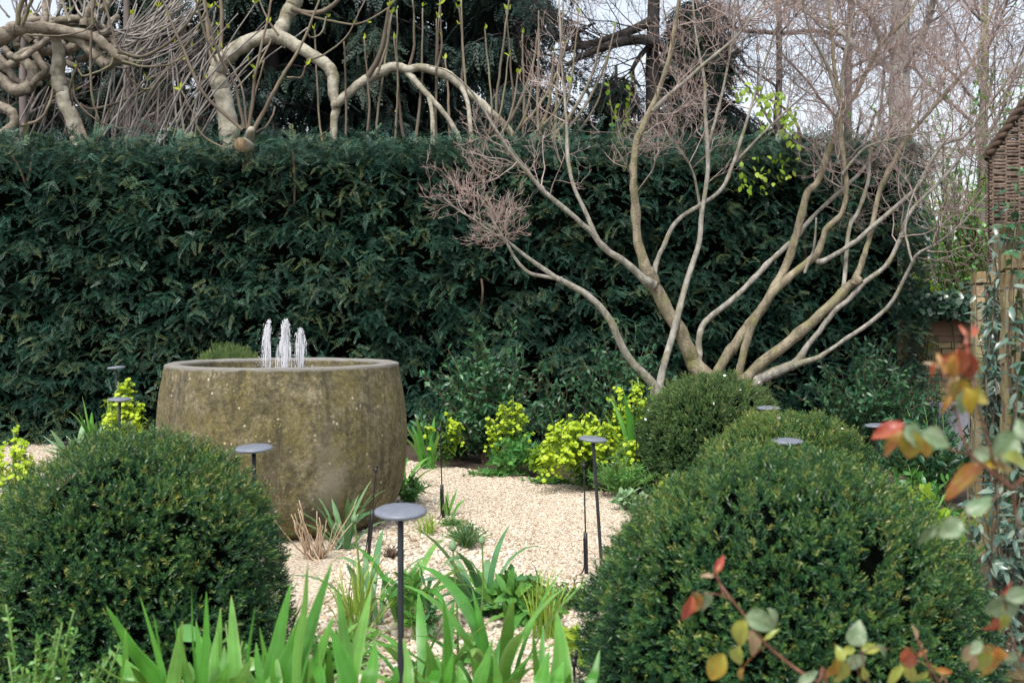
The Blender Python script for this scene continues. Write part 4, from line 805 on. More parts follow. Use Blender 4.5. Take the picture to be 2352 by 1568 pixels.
# ================================================================== SHRUBS AND FLOWERS
def shrub(name, lab, cat, base, size, nst, nlf, lt, ls, leafm, stemm=None, group=None, tint=(.1, .8), up=.5, inner=.45, lr=.006, parts=('stems', 'leaves'), spread=1.0, lean=(0, 0)):
    """stems from the base to points of an ellipsoid crown; leaves up the stems. size = (rx, ry, height)"""
    root = thing(name, lab, cat, (base[0], base[1], base[2]), group); rx, ry, h = size
    a = U(0, 6.28, nst); q = np.sqrt(U(0, 1, nst))*spread; zt = h*(U(.55, 1, nst)*(1-.45*q**2)); e = np.stack([np.cos(a)*q*rx+lean[0], np.sin(a)*q*ry+lean[1], zt], -1)
    s = np.linspace(0, 1, 8)[None, :, None]; b = np.stack([U(-.12, .12, nst)*rx, U(-.12, .12, nst)*ry, 0*a], -1)[:, None]
    c = np.asarray(base)+b+(e[:, None]-b)*np.concatenate([np.repeat(s**1.25, 2, 2), s**.85], 2)+np.cumsum(rng.normal(size=(nst, 8, 3))*.02*h, 1)*s
    m1 = MB(); tubes(m1, c, np.linspace(lr, lr*.4, 8)[None]*np.ones((nst, 1)), 5); m2 = MB(); m = max(1, nlf//nst)
    k = U(inner, 1, (nst, m))*7; i = np.clip(k.astype(int), 0, 6); f = (k-i)[..., None]; I = np.arange(nst)[:, None]; p = (c[I, i]*(1-f)+c[I, i+1]*f).reshape(-1, 3)
    tg = nrm(c[I, i+1]-c[I, i]).reshape(-1, 3); d = nrm(tg*.5+rdir(len(p))*.8+np.array([0, 0, .15])); nn = np.array([[0, -.25, 1.]])*up+rdir(len(p))*.55
    inst(m2, lt, p, basis(d, nn), U(*ls, len(p)), U(*tint, len(p))); m1.build(parts[0], stemm or M['stem_brown'], root); m2.build(parts[1], leafm, root); return root
LV = leaf_t(.42, .18, .22, 3); LVn = leaf_t(.3, .2, .25, 3); LVr = leaf_t(.62, .15, .2, 3)
GSH = 'dark evergreen shrubs at the foot of the hedge'
shrub('evergreen_shrub', 'dark glossy evergreen shrub right of the fountain with yellow euphorbia before it', 'shrub', G(1125, 1064), (.66, .45, 1.36), 80, 4300, LV, (.05, .09), M['gloss'], group=GSH, inner=.12, tint=(.2, 1))
shrub('evergreen_shrub', 'tall dark leafy shrub against the hedge beneath the curved left tree stem', 'shrub', G(1425, 1050), (.48, .4, 1.5), 60, 2800, LV, (.05, .08), M['gloss'], group=GSH, inner=.2, tint=(.2, 1))
shrub('evergreen_shrub', 'dark glossy shrub at right, between the yew domes and the brick pier', 'shrub', G(1985, 1075), (.62, .5, 1.36), 85, 4200, LV, (.045, .08), M['gloss'], group=GSH, inner=.2, tint=(.2, 1))
shrub('evergreen_shrub', 'low dark shrub hidden in the corner beside the grey box', 'shrub', G(2110, 1062), (.5, .35, .8), 45, 1500, LVn, (.045, .08), M['gloss'], group=GSH, inner=.2)
shrub('evergreen_shrub', 'low dark shrub behind the yellow euphorbia mass under the hedge', 'shrub', G(1290, 1040), (.55, .4, .72), 50, 1600, LVn, (.045, .08), M['gloss'], group=GSH, inner=.2)
shrub('evergreen_shrub', 'low dark shrub filling the shade just right of the fountain, behind the middle stake', 'shrub', G(1045, 1056), (.5, .3, .55), 45, 1700, LV, (.05, .085), M['gloss'], group=GSH, inner=.1, tint=(.1, .8))
GLS = 'fresh green low plants along the far gravel edge'
shrub('leafy_plant', 'low mid-green laurel-like plant at the gravel edge under the tall euphorbia', 'plant', G(1185, 1092), (.27, .25, .40), 26, 420, LV, (.06, .11), M['laurel'], M['stem'], GLS)
shrub('leafy_plant', 'light yellow-green leafy plant between the laurel-like plant and the euphorbia mass', 'plant', G(1248, 1100), (.18, .18, .36), 20, 300, LVr, (.05, .08), M['lime'], M['stem'], GLS, tint=(.0, .35))
shrub('leafy_plant', 'fine feathery green shrublet at the foot of the bare tree dome', 'plant', G(1432, 1143), (.33, .28, .36), 80, 2600, leaf_t(.2, .1, .1, 2), (.03, .05), M['laurel'], M['stem'], GLS, tint=(.3, .9), inner=.2)
shrub('leafy_plant', 'small pale-leaved rosette on the gravel below the feathery shrublet', 'plant', G(1446, 1172), (.13, .13, .16), 20, 170, LVr, (.05, .075), M['felt'], M['stem'], GLS)
shrub('leafy_plant', 'small green mound tucked against the right foot of the fountain', 'plant', G(942, 1158), (.16, .16, .26), 40, 700, LV, (.03, .05), M['laurel'], M['stem'], GLS, inner=.2)
shrub('leafy_plant', 'flat bright green mat at the gravel edge before the dark shrub', 'plant', G(1140, 1094), (.34, .14, .07), 50, 500, LV, (.03, .05), M['laurel'], M['stem'], GLS, inner=.2)
shrub('leafy_plant', 'flat green mat at the gravel edge under the light yellow-green plant', 'plant', G(1262, 1112), (.3, .1, .06), 40, 400, LV, (.03, .05), M['laurel'], M['stem'], GLS, inner=.2)

shrub('leafy_plant', 'mid-green leafy plant filling the bed behind the largest yew dome, under the pier', 'plant', P(2090, 1150, 7.2)*np.array([1, 1, 0]), (.3, .3, .55), 40, 700, LV, (.05, .09), M['laurel'], M['stem'], GLS, tint=(.2, .8), inner=.2)
shrub('leafy_plant', 'dark green leafy plant in the shade in front of the grey box', 'plant', P(2150, 1100, 8.8)*np.array([1, 1, 0]), (.5, .4, .8), 55, 1500, LVn, (.06, .1), M['gloss'], M['stem'], GLS, inner=.2)
shrub('leafy_plant', 'pale lime leafy plant at right below the orange rose leaves', 'plant', P(2135, 1200, 6.2)*np.array([1, 1, 0]), (.22, .2, .62), 22, 160, LVr, (.05, .08), M['lime'], M['stem'], GLS, tint=(.2, .8), inner=.5)
def floret_t():
    """a shallow cup of two rounded bracts around a small boss"""
    V = [(0, 0, 0)]; f = []; tv = [.3]
    for s in (0, 1):
        b = s*math.pi; k = len(V)
        for a in np.linspace(-1.35, 1.35, 5): V.append((.5*math.cos(b+a), .5*math.sin(b+a), .16)); tv.append(-.05)
        for i in range(4): f.append((0, k+i, k+i+1, k+i+1))
    return np.array(V), np.array([q[:3] for q in f]), np.array(tv)
FL = floret_t()
def euphorbia(lab, base, size, nst, nfl, ls=(.03, .045), lean=(0, 0), headz=.28, leaves=True, stem_h=None, tilt=1.0):
    root = thing('euphorbia', lab, 'euphorbia', base, 'yellow-green euphorbias'); rx, ry, h = size; base = np.asarray(base)
    a = U(0, 6.28, nst); q = np.sqrt(U(0, 1, nst)); e = np.stack([np.cos(a)*q*rx+lean[0], np.sin(a)*q*ry+lean[1], h*(1-.35*q*q)*U(.86, 1.0, nst)], -1); s = np.linspace(0, 1, 7)[None, :, None]
    c = base+e[:, None]*np.concatenate([np.repeat(s**1.4, 2, 2), s**.9], 2); m1 = MB(); tubes(m1, c, np.full((nst, 7), .0045), 6)
    m = max(4, int(1.5*nfl/nst)); m1.build('stems', M['stem'], root)
    for q_ in range(nst):
        m3 = MB(); top = np.repeat(c[q_:q_+1, -1], m, 0); n = m; vz = -np.abs(U(0, 1, n))**1.2*h*headz; rr = (.03+.10*np.minimum(1, -vz/(h*headz)))*U(.3, 1.0, n); aa = U(0, 6.28, n)
        p = top+np.stack([np.cos(aa)*rr, np.sin(aa)*rr, vz], -1); st = np.stack([top+np.array([0, 0, 1.])*(vz-.07)[:, None], (p+top+np.array([0, 0, 1.])*(vz-.05)[:, None])/2, p], 1)
        tubes(m3, st, np.full((n, 3), .0016), 4, .0, False); d = rdir(n); nn = nrm(np.array([[0, -.25, .85]])+np.stack([np.cos(aa), np.sin(aa), 0*aa], -1)*.6*tilt)
        for off in (0, 1):
            inst(m3, FL, p+rng.normal(size=p.shape)*.014*off, basis(np.cross(nn, d), nn), U(*ls, n)*(1-.2*off), U(.1, .9, n))
        m3.build('flower_head', M['euph'], root)
    if leaves:
        m2 = MB(); ml = 26; k = U(.12, .72, (nst, ml))*6; i = np.clip(k.astype(int), 0, 5); f = (k-i)[..., None]; I = np.arange(nst)[:, None]; p = (c[I, i]*(1-f)+c[I, i+1]*f).reshape(-1, 3)
        a = U(0, 6.28, len(p)); d = np.stack([np.cos(a), np.sin(a), U(-.1, .6, len(p))], -1); inst(m2, LVn, p, basis(d, np.array([[0, 0, 1.]])+rdir(len(p))*.3), U(.06, .1, len(p)), U(.1, .9, len(p))); m2.build('leaves', M['euph_leaf'], root)
euphorbia('tall euphorbia stalk with yellow flowers in front of the dark shrub', G(1178, 1085), (.24, .16, .77), 11, 120, lean=(-.0, 0), headz=.4)
euphorbia('few yellow euphorbia heads among the dark shrub leaves right of the fountain', G(1020, 1075), (.2, .16, .62), 7, 60, headz=.4)
euphorbia('broad mass of yellow euphorbia flowers behind the tilted disc light', G(1345, 1130), (.40, .3, .69), 34, 560, headz=.45)
euphorbia('yellow euphorbia around the fork of the twin-stemmed bare tree', G(1465, 1105), (.30, .2, .98), 18, 200, headz=.5)
euphorbia('small bright euphorbia sprig between the yew domes', P(1546, 1165, 8.4)*np.array([1, 1, 0]), (.09, .09, .30), 5, 40)
euphorbia('tiny lime euphorbia tip behind the low yew dome', P(1822, 1100, 8.6)*np.array([1, 1, 0]), (.08, .05, .72), 4, 26, headz=.15)
euphorbia('bushy yellow euphorbia between the fountain and the left disc lights', P(283, 1040, 9.0)*np.array([1, 1, 0]), (.16, .14, 1.02), 14, 230, headz=.5)
euphorbia('yellow euphorbia cut by the left edge of the picture', P(26, 1100, 6.4)*np.array([1, 1, 0]), (.13, .12, .87), 14, 260, headz=.45, ls=(.025, .038))
euphorbia('low yellow euphorbia on the left, against the near yew dome', P(95, 1100, 5.7)*np.array([1, 1, 0]), (.2, .12, .50), 12, 130, headz=.5, ls=(.02, .032))

def strap_clump(name, lab, cat, base, n, L, w, mat, group=None, lean=(.1, .9), droop=(.2, 1.0), K=10, buds_=None, az=None, cz=0.0):
    base = np.asarray(base, float); root = thing(name, lab, cat, base, group); mb = MB()
    for i in range(n):
        a = U(0, 6.28) if az is None else math.radians(U(*az)); l = U(*L); le = U(*lean); dr = U(*droop); s = np.linspace(0, 1, K); th = le+dr*2.0*s**1.7
        ds = l/(K-1); rr = np.concatenate([[0], np.cumsum(np.sin(th[:-1])*ds)]); z = np.concatenate([[0], np.cumsum(np.cos(th[:-1])*ds)])
        z = np.maximum(z, .015); o = np.array([U(-.05, .05), U(-.05, .05), cz]); path = base+o+np.stack([np.cos(a)*rr, np.sin(a)*rr, z], -1)
        ww = U(*w)*.6*np.clip(np.minimum(.55+s*1.6, 1.0)*np.clip((1-s)*3.2, .02, 1)**.7, .02, 1); sd = np.array([-math.sin(a), math.cos(a), 0])+rng.normal(size=3)*.2
        ribbon(mb, path, ww, sd, U(.1, .45), U(.2, .85))
    mb.build('leaves', mat, root); return root
GSC = 'strap-leaved clumps in the beds'
strap_clump('strap_leaf_plant', 'arching strap-leaved clump in the gravel before the grey path, centre', 'plant', G(1106, 1420), 17, (.32, .56), (.026, .042), M['strap_blue'], GSC, (.05, .8), (.3, 1.2))
strap_clump('strap_leaf_plant', 'drooping strap leaves just right of the nearest light post', 'plant', G(935, 1440), 12, (.35, .6), (.022, .034), M['strap'], GSC, (.05, .6), (.5, 1.3))
strap_clump('strap_leaf_plant', 'drooping strap leaves just left of the nearest light post', 'plant', G(848, 1440), 10, (.35, .58), (.022, .034), M['strap_blue'], GSC, (.05, .6), (.5, 1.3))
strap_clump('strap_leaf_plant', 'broad drooping strap leaves at the bottom edge, centre right', 'plant', P(1130, 1800, 3.9)*np.array([1, 1, 0]), 16, (.5, .78), (.024, .04), M['strap'], GSC, (.05, .45), (.3, 1.0))
strap_clump('strap_leaf_plant', 'blue-green strap leaves against the mossy foot of the fountain', 'plant', G(785, 1262), 18, (.3, .55), (.022, .034), M['strap_blue'], GSC, (.05, .8), (.1, .7))
strap_clump('strap_leaf_plant', 'upright strap leaves beside the right edge of the fountain', 'plant', G(985, 1078), 12, (.35, .56), (.03, .045), M['strap'], GSC, (.02, .5), (.05, .6))
strap_clump('strap_leaf_plant', 'arching strap leaves at the right foot of the fountain', 'plant', G(932, 1120), 10, (.3, .5), (.025, .035), M['strap'], GSC, (.1, .7), (.2, .9))
strap_clump('strap_leaf_plant', 'upright strap leaves between the euphorbia mass and the bare tree dome', 'plant', G(1462, 1120), 13, (.5, .85), (.04, .06), M['strap'], GSC, (.05, .55), (.05, .5))
strap_clump('strap_leaf_plant', 'few stiff strap leaves rising behind the euphorbia mass', 'plant', G(1298, 1058), 6, (.4, .6), (.035, .05), M['strap'], GSC, (.02, .35), (.0, .25))
strap_clump('strap_leaf_plant', 'spiky strap leaves in front of the hedge left of the fountain', 'plant', P(225, 1050, 11.2)*np.array([1, 1, 0]), 18, (.45, .68), (.03, .045), M['strap'], GSC, (.02, .7), (.0, .5))
strap_clump('strap_leaf_plant', 'pale strap leaves at the left edge under the grey hose', 'plant', P(18, 1195, 5.5)*np.array([1, 1, 0]), 9, (.25, .4), (.025, .04), M['strap_blue'], GSC, (.1, .7), (.1, .7))
strap_clump('strap_leaf_plant', 'strap leaves below the brick pier behind the largest yew dome', 'plant', P(2120, 1240, 5.6)*np.array([1, 1, 0]), 18, (.5, .75), (.022, .036), M['strap'], GSC, (.05, .6), (.2, .9))
strap_clump('strap_leaf_plant', 'small dark strap tuft at the foot of the middle irrigation stake', 'plant', G(1022, 1190), 7, (.15, .25), (.018, .026), M['strap'], GSC, (.1, .6), (.1, .6))
strap_clump('strap_leaf_plant', 'broad green leaf at the lower left corner by the lacy plant', 'plant', P(25, 1750, 3.3)*np.array([1, 1, 0]), 5, (.3, .45), (.03, .045), M['strap_blue'], GSC, (.1, .5), (.1, .6))
strap_clump('felted_plant', 'grey-green felted paddle leaves behind the left yew dome', 'plant', P(178, 1050, 10.9)*np.array([1, 1, 0]), 34, (.3, .5), (.055, .085), M['felt'], None, (.2, 1.0), (.1, .7))
GT = 'tufts of fine grass in the gravel'
def tuft(lab, base, n, L, w, mat, lean=(.02, .45), droop=(.05, .5)):
    strap_clump('grass_tuft', lab, 'grass tuft', base, n, L, w, mat, GT, lean, droop, 7)
tuft('bright lime upright grass tuft left of the largest yew dome', G(1253, 1470), 75, (.2, .36), (.005, .008), M['grass'], (.02, .3))
tuft('wispy grass tuft left of the nearest light post', G(815, 1480), 70, (.25, .45), (.005, .009), M['grass'], (.05, .6))
tuft('small brown-green grass tuft on the gravel right of the fountain', G(981, 1230), 55, (.09, .19), (.004, .007), M['grass'], (.1, .8))
tuft('thin grass wisps at the edge of the left yew dome', G(640, 1560), 22, (.3, .5), (.005, .008), M['grass'], (.05, .5))
tuft('stubby dry brown tuft on the gravel at far left', P(88, 1135, 7.0)*np.array([1, 1, 0]), 40, (.05, .1), (.004, .006), M['dry'], (.2, 1.0))
GSM = 'small leafy plants dotted in the gravel bed'
shrub('leafy_plant', 'rosemary-like green shrublet on the gravel in front of the path', 'plant', G(1070, 1262), (.15, .14, .20), 60, 1100, leaf_t(.16, .1, .1, 2), (.025, .04), M['gloss'], M['stem'], GSM, tint=(.5, 1), inner=.15)
shrub('leafy_plant', 'small olive shrublet beside the middle irrigation stake', 'plant', G(1040, 1212), (.12, .1, .09), 40, 500, leaf_t(.2, .1, .1, 2), (.02, .035), M['euph_leaf'], M['stem'], GSM, inner=.15)
shrub('leafy_plant', 'lush light green rosette behind the bright grass tuft', 'plant', G(1182, 1425), (.19, .16, .22), 26, 320, leaf_t(.42, .2, .3, 4), (.07, .12), M['laurel'], M['stem'], GSM, tint=(.5, 1))
shrub('leafy_plant', 'small-leaved green and pink shrublet left of the largest yew dome', 'plant', G(1318, 1400), (.19, .17, .17), 45, 700, LV, (.022, .036), M['euph_leaf'], M['stem_brown'], GSM, inner=.2)
shrub('leafy_plant', 'lime scalloped leaves at the foot of the largest yew dome', 'plant', G(1335, 1520), (.12, .12, .14), 14, 60, LVr, (.05, .085), M['lime'], M['stem'], GSM, tint=(.3, .9))
shrub('leafy_plant', 'tiny dark purple sprig by the drooping leaves', 'plant', G(900, 1282), (.07, .07, .08), 24, 120, LVn, (.02, .035), M['stem_brown'], M['stem_brown'], GSM)
shrub('leafy_plant', 'weedy toothed leaves among the iris blades at lower left', 'plant', P(560, 1750, 3.2)*np.array([1, 1, 0]), (.2, .1, .68), 26, 260, leaf_t(.6, .2, .25, 4), (.05, .085), M['laurel'], M['stem'], GSM, tint=(.4, 1), inner=.5)
shrub('leafy_plant', 'lacy pale green plant in the lower left corner', 'plant', P(70, 1800, 2.9)*np.array([1, 1, 0]), (.26, .12, .76), 80, 5200, leaf_t(.4, .1, .1, 2), (.012, .024), M['laurel'], M['stem'], GSM, tint=(.5, 1), inner=.6)
shrub('leafy_plant', 'leafy upright stalks right behind the nearest light post', 'plant', G(952, 1475), (.06, .05, .40), 3, 90, LVn, (.06, .10), M['strap'], M['stem'], GSM, inner=.2)
shrub('leafy_plant', 'slim leafy stalk between the nearest light post and the centre strap clump', 'plant', G(990, 1470), (.05, .04, .36), 2, 50, LVn, (.05, .085), M['strap_blue'], M['stem'], GSM, inner=.2)
shrub('leafy_plant', 'sparse weed seedlings at the bottom edge beside the light post', 'plant', G(960, 1568), (.16, .1, .07), 18, 90, LVr, (.03, .05), M['laurel'], M['stem'], GSM)

def dry_twigs():
    b = G(725, 1285); root = thing('dry_shrub', 'leafless tan twiggy stump of a perennial in front of the fountain', 'shrub', b); mb = MB()
    for i in range(26):
        a = U(0, 6.28); l = U(.18, .42); sp = U(.15, .75); s = np.linspace(0, 1, 7)[:, None]; d = np.array([math.cos(a)*sp, math.sin(a)*sp*.6, 0]); c = b+np.array([U(-.05, .05), U(-.05, .05), 0])+d*l*s+np.array([0, 0, 1.])*l*(s**1.3)*U(.6, 1)+np.cumsum(rng.normal(size=(7, 3))*.006, 0)
        tubes(mb, c, np.linspace(.0055, .003, 7), 6, U(.3, .9))
        if U(0, 1) < .5: tubes(mb, np.array([c[4], c[4]+np.array([U(-.05, .05), 0, .06])]), np.array([.003, .002]), 5, .7)
    mb.build('twigs', M['dry'], root)
dry_twigs()
def alliums():
    for (x, y, bx, by, Y, lab) in ((814, 1190, 832, 1440, 4.9, 'single allium bud on a bent green stalk before the fountain foot'), (1040, 1253, 1050, 1600, 4.3, 'tall allium bud standing left of the centre strap clump'), (1107, 1240, 1102, 1425, 5.3, 'allium bud rising out of the centre strap clump')):
        t = P(x, y, Y); b = P(bx, by, Y)*np.array([1, 1, 0]); root = thing('allium', lab, 'flower bud', b, 'allium buds'); m = MB(); c = catmull([b, b*.5+t*.5+np.array([.01, 0, .0]), t], 5); tubes(m, c, np.linspace(.005, .0035, len(c)), 8); m.build('stalk', M['stem'], root)
        q = MB(); lathe(q, [(0, -.022), (.009, -.018), (.014, -.008), (.014, .002), (.009, .014), (.003, .024), (0, .034)], t, 14); q.build('bud', M['felt'], root)
alliums()

def irises():
    GI = 'iris clumps along the foreground'
    def clump(lab, bx, Y, blades):
        b = P(bx, 1600, Y)*np.array([1, 1, 0]); root = thing('iris', lab, 'iris', b, GI)
        for _ in range(len(blades)//3+2):
            x = bx+U(-95, 95); blades = blades+[(x+(x-bx)*.25+U(-25, 25), U(1420, 1540), x, 1592, U(22, 40))]
        for (tx, ty, x, y, w) in blades:
            Yb = Y+U(-.12, .12); t = P(tx, ty, Yb+U(-.1, .1)); m = P(x, y, Yb); g = np.array([b[0]*.45+m[0]*.55, Yb, 0.0]); c = catmull([g, g*.4+m*.6, m, m*.5+t*.5+np.array([U(-.006, .006), 0, 0]), t], 5); K = len(c); s = np.linspace(0, 1, K)
            hw = w*.5*Yb/F*1.12*np.clip(np.minimum(1, .7+s*.9), 0, 1)*np.clip((1-s)*2.5, 0.012, 1)**.72; yaw = U(-.7, .7); hw = hw/max(.6, math.cos(yaw)); mb = MB(); blade(mb, c, hw, np.array([math.cos(yaw), math.sin(yaw), 0]), U(.25, .7)); mb.build('blade', M['iris'], root)
    clump('iris clump at lower left with blades splaying to the left', 385, 2.95, [(244, 1391, 372, 1590, 40), (210, 1517, 335, 1590, 32), (252, 1492, 350, 1585, 34), (321, 1367, 378, 1580, 15), (351, 1404, 372, 1580, 9), (300, 1530, 352, 1590, 22)])
    clump('iris clump of upright blades in front of the left yew dome', 480, 2.9, [(474, 1357, 467, 1580, 24), (507, 1394, 492, 1580, 27), (531, 1367, 538, 1580, 36), (450, 1425, 465, 1585, 26), (480, 1458, 488, 1590, 22), (440, 1350, 452, 1580, 7), (400, 1425, 434, 1590, 14), (412, 1432, 440, 1590, 16), (586, 1390, 560, 1590, 9), (515, 1480, 510, 1590, 30), (560, 1510, 575, 1590, 28)])
    clump('dense iris clump of long overlapping blades left of the nearest light post', 700, 2.85, [(669, 1337, 622, 1590, 40), (763, 1290, 668, 1590, 42), (707, 1290, 682, 1520, 19), (696, 1398, 634, 1590, 36), (776, 1344, 796, 1590, 32), (853, 1350, 800, 1590, 36), (766, 1414, 700, 1590, 34), (760, 1441, 802, 1590, 38), (862, 1468, 842, 1590, 34), (705, 1448, 682, 1590, 38), (628, 1502, 632, 1590, 18), (733, 1451, 746, 1590, 14), (650, 1480, 650, 1590, 26), (800, 1500, 780, 1590, 24), (728, 1520, 724, 1590, 24)])
    clump('iris clump of dark blades just right of the nearest light post', 1010, 2.9, [(1018, 1374, 1034, 1590, 26), (979, 1465, 1000, 1590, 34), (1040, 1500, 1020, 1590, 22), (912, 1530, 895, 1590, 22), (960, 1540, 985, 1590, 18), (1089, 1512, 1130, 1590, 30), (1132, 1488, 1142, 1590, 18), (1208, 1519, 1162, 1590, 26)])
    clump('iris clump with one broad blade beside the largest yew dome', 1265, 2.8, [(1279, 1404, 1288, 1590, 46), (1247, 1435, 1241, 1590, 21), (1223, 1441, 1238, 1590, 16), (1310, 1545, 1300, 1590, 20)])
irises()

# ================================================================== WALLS, PIERS, WOVEN PANEL, CLIMBER
def brick_pile(root, x0, y0, ang, wx, wy, z0, ztop, part_m='bricks', course=.075, blen=.225, topf=None):
    """courses of bricks round a rectangular pier: corner (x0,y0), width wx along ang, depth wy"""
    ca, sa = math.cos(ang), math.sin(ang); mb = MB(); mm = MB(); nc = int((ztop-z0)/course)
    def W(u, v, z): return np.array([x0+u*ca-v*sa, y0+u*sa+v*ca, z])
    for k in range(nc):
        z = z0+(k+.5)*course; off = (k % 2)*blen*.5; w_k = wx if topf is None else topf(z)
        for (face, Lf) in (('f', wx), ('l', wy)):
            u = -off
            while u < Lf:
                a, b = max(u, 0), min(u+blen-.01, Lf); u += blen
                if b-a < .03: continue
                if face == 'f':
                    if topf is not None and b < w_k[0]: continue
                    c = W((a+b)/2, .05, z)
                    h = ((b-a)/2, .056, course/2-.005)
                else:
                    if topf is not None and w_k[0] > 0.05: continue
                    c = W(.05, .107+(a+b)/2, z)
                    h = (.056, (b-a)/2-.0, course/2-.005)
                box(mb, c+rng.normal(size=3)*.002, h, U(0, 1), ang, .0025)
    mb.build(part_m, M['brick'], root, smooth=False)
    zl = ztop if topf is None else ztop-.24; box(mm, W(wx/2, wy/2+.05, (z0+zl)/2-.01), (wx/2+.002, wy/2+.052, (zl-z0)/2-.01), .5, ang)
    if topf is not None: box(mm, W(wx/2+.13, wy/2+.05, (zl+ztop)/2-.02), (wx/2-.13, wy/2+.05, (ztop-zl)/2), .5, ang); mm.build('mortar', M['mortar'], root, smooth=False)
def walls():
    a = P(2300, 0, 4.4); p1 = thing('brick_pier', 'yellow brick garden pier at the right edge, nearest the camera', 'pier', (a[0], a[1], 0), 'yellow brick piers')
    brick_pile(p1, a[0]+.02, a[1], -.37, .9, .34, 0, 1.86, topf=lambda z: (max(0, (z-1.66))*1.2, 0))
    b = P(2230, 0, 6.9); p2 = thing('brick_pier', 'farther yellow brick pier half hidden by blue-green climber leaves', 'pier', (b[0], b[1], 0), 'yellow brick piers')
    brick_pile(p2, b[0]+.03, b[1], -.33, .45, .34, 0, 1.83, topf=lambda z: (max(0, (z-1.66))*1.0, 0))
    # low back wall with moulded coping
    w = thing('brick_wall', 'low shaded brown brick wall with moulded coping at the end of the hedge', 'wall', (P(2200, 0, 13.0)[0], 13.0, 0))
    x0 = P(2050, 0, 13.0)[0]; brick_pile(w, x0, 13.0, 0, 4.5, .25, 0, 1.128)
    cb = MB(); 
    for (z, h, o) in ((1.16, .035, .0), (1.215, .02, .03), (1.285, .05, .01), (1.36, .025, .05)): box(cb, (x0+2.25, 13.12, z), (2.3, .15+o, h))
    cb.build('coping', plain_mat('brown_stone_coping', (.22, .14, .09), .85), w, smooth=False)
    g = P(2186, 960, 11.2); bx = thing('storage_box', 'pale grey box with a black edge at the foot of the brown brick wall', 'box', (g[0], g[1], 0)); m = MB(); box(m, (g[0]-.02, g[1], .29), (.15, .12, .29)); m.build('panel', plain_mat('pale_grey_panel', (.27, .27, .31), .6), bx, smooth=False)
    m = MB(); box(m, (g[0]+.15, g[1]-.02, .29), (.014, .13, .30)); box(m, (g[0]-.02, g[1]-.01, .015), (.156, .126, .02)); m.build('black_edge', M['black'], bx, smooth=False)
    # woven willow panel
    Y = 7.4; q0 = P(2276, 0, Y)[0]; wv = thing('woven_panel', 'brown woven willow panel with a sloping roped top above the brick piers', 'fence panel', (q0, Y, 0)); rb = MB(); zt = lambda x: H-(345-HY)/F*Y+(x-q0)*1.42
    W_ = .95; nst = 12; sx = np.linspace(q0+.01, q0+W_, nst); sb = MB()
    for x in sx: tubes(sb, np.array([(x, Y, .3), (x, Y, zt(x)-.02)]), np.array([.012, .010]), 8)
    sb.build('stakes', M['stem_brown'], wv); sp = sx[1]-sx[0]
    for k in range(225):
        z = 1.0+k*.011; xs_ = np.linspace(q0-.02, q0+W_+.02, 60); xs_ = xs_[z < np.array([zt(v) for v in xs_])-.03]
        if len(xs_) < 5: continue
        ph = math.pi*(k % 2); c = np.stack([xs_, Y+.013*np.sin((xs_-q0-.01)/sp*math.pi+ph), z+.004*np.sin(xs_*9+k*1.7)+rng.normal(size=len(xs_))*.0015], -1); tubes(rb, c, np.full(len(xs_), U(.0085, .0115)), 6, U(.1, .9))
    rb.build('woven_rods', bark_mat('willow_rod', (.075, .052, .040), (.20, .15, .118), None, 20, .3), wv)
    ed = MB(); xs_ = np.linspace(q0-.03, q0+W_, 50); zz = np.array([zt(v) for v in xs_])
    for k in range(3): tubes(ed, np.stack([xs_, Y+.022*np.cos(xs_*55+k*2.09), zz+.022*np.sin(xs_*55+k*2.09)], -1), np.full(50, .018), 7, .2)
    ed.build('roped_edge', bark_mat('dark_willow_rope', (.04, .026, .018), (.10, .065, .045), None, 20, .2), wv)
    gp_ = MB(); c = P(2296, 560, 7.0); box(gp_, (c[0]+.06, 7.0, 1.0), (.075, .05, 1.02)); o = gp_.build('timber_post', bark_mat('weathered_timber', (.10, .085, .05), (.24, .21, .13), (.16, .16, .07), 12, .4), None, smooth=False); tag(o, 'weathered timber post between the woven panel and the brick piers', 'post')
walls()
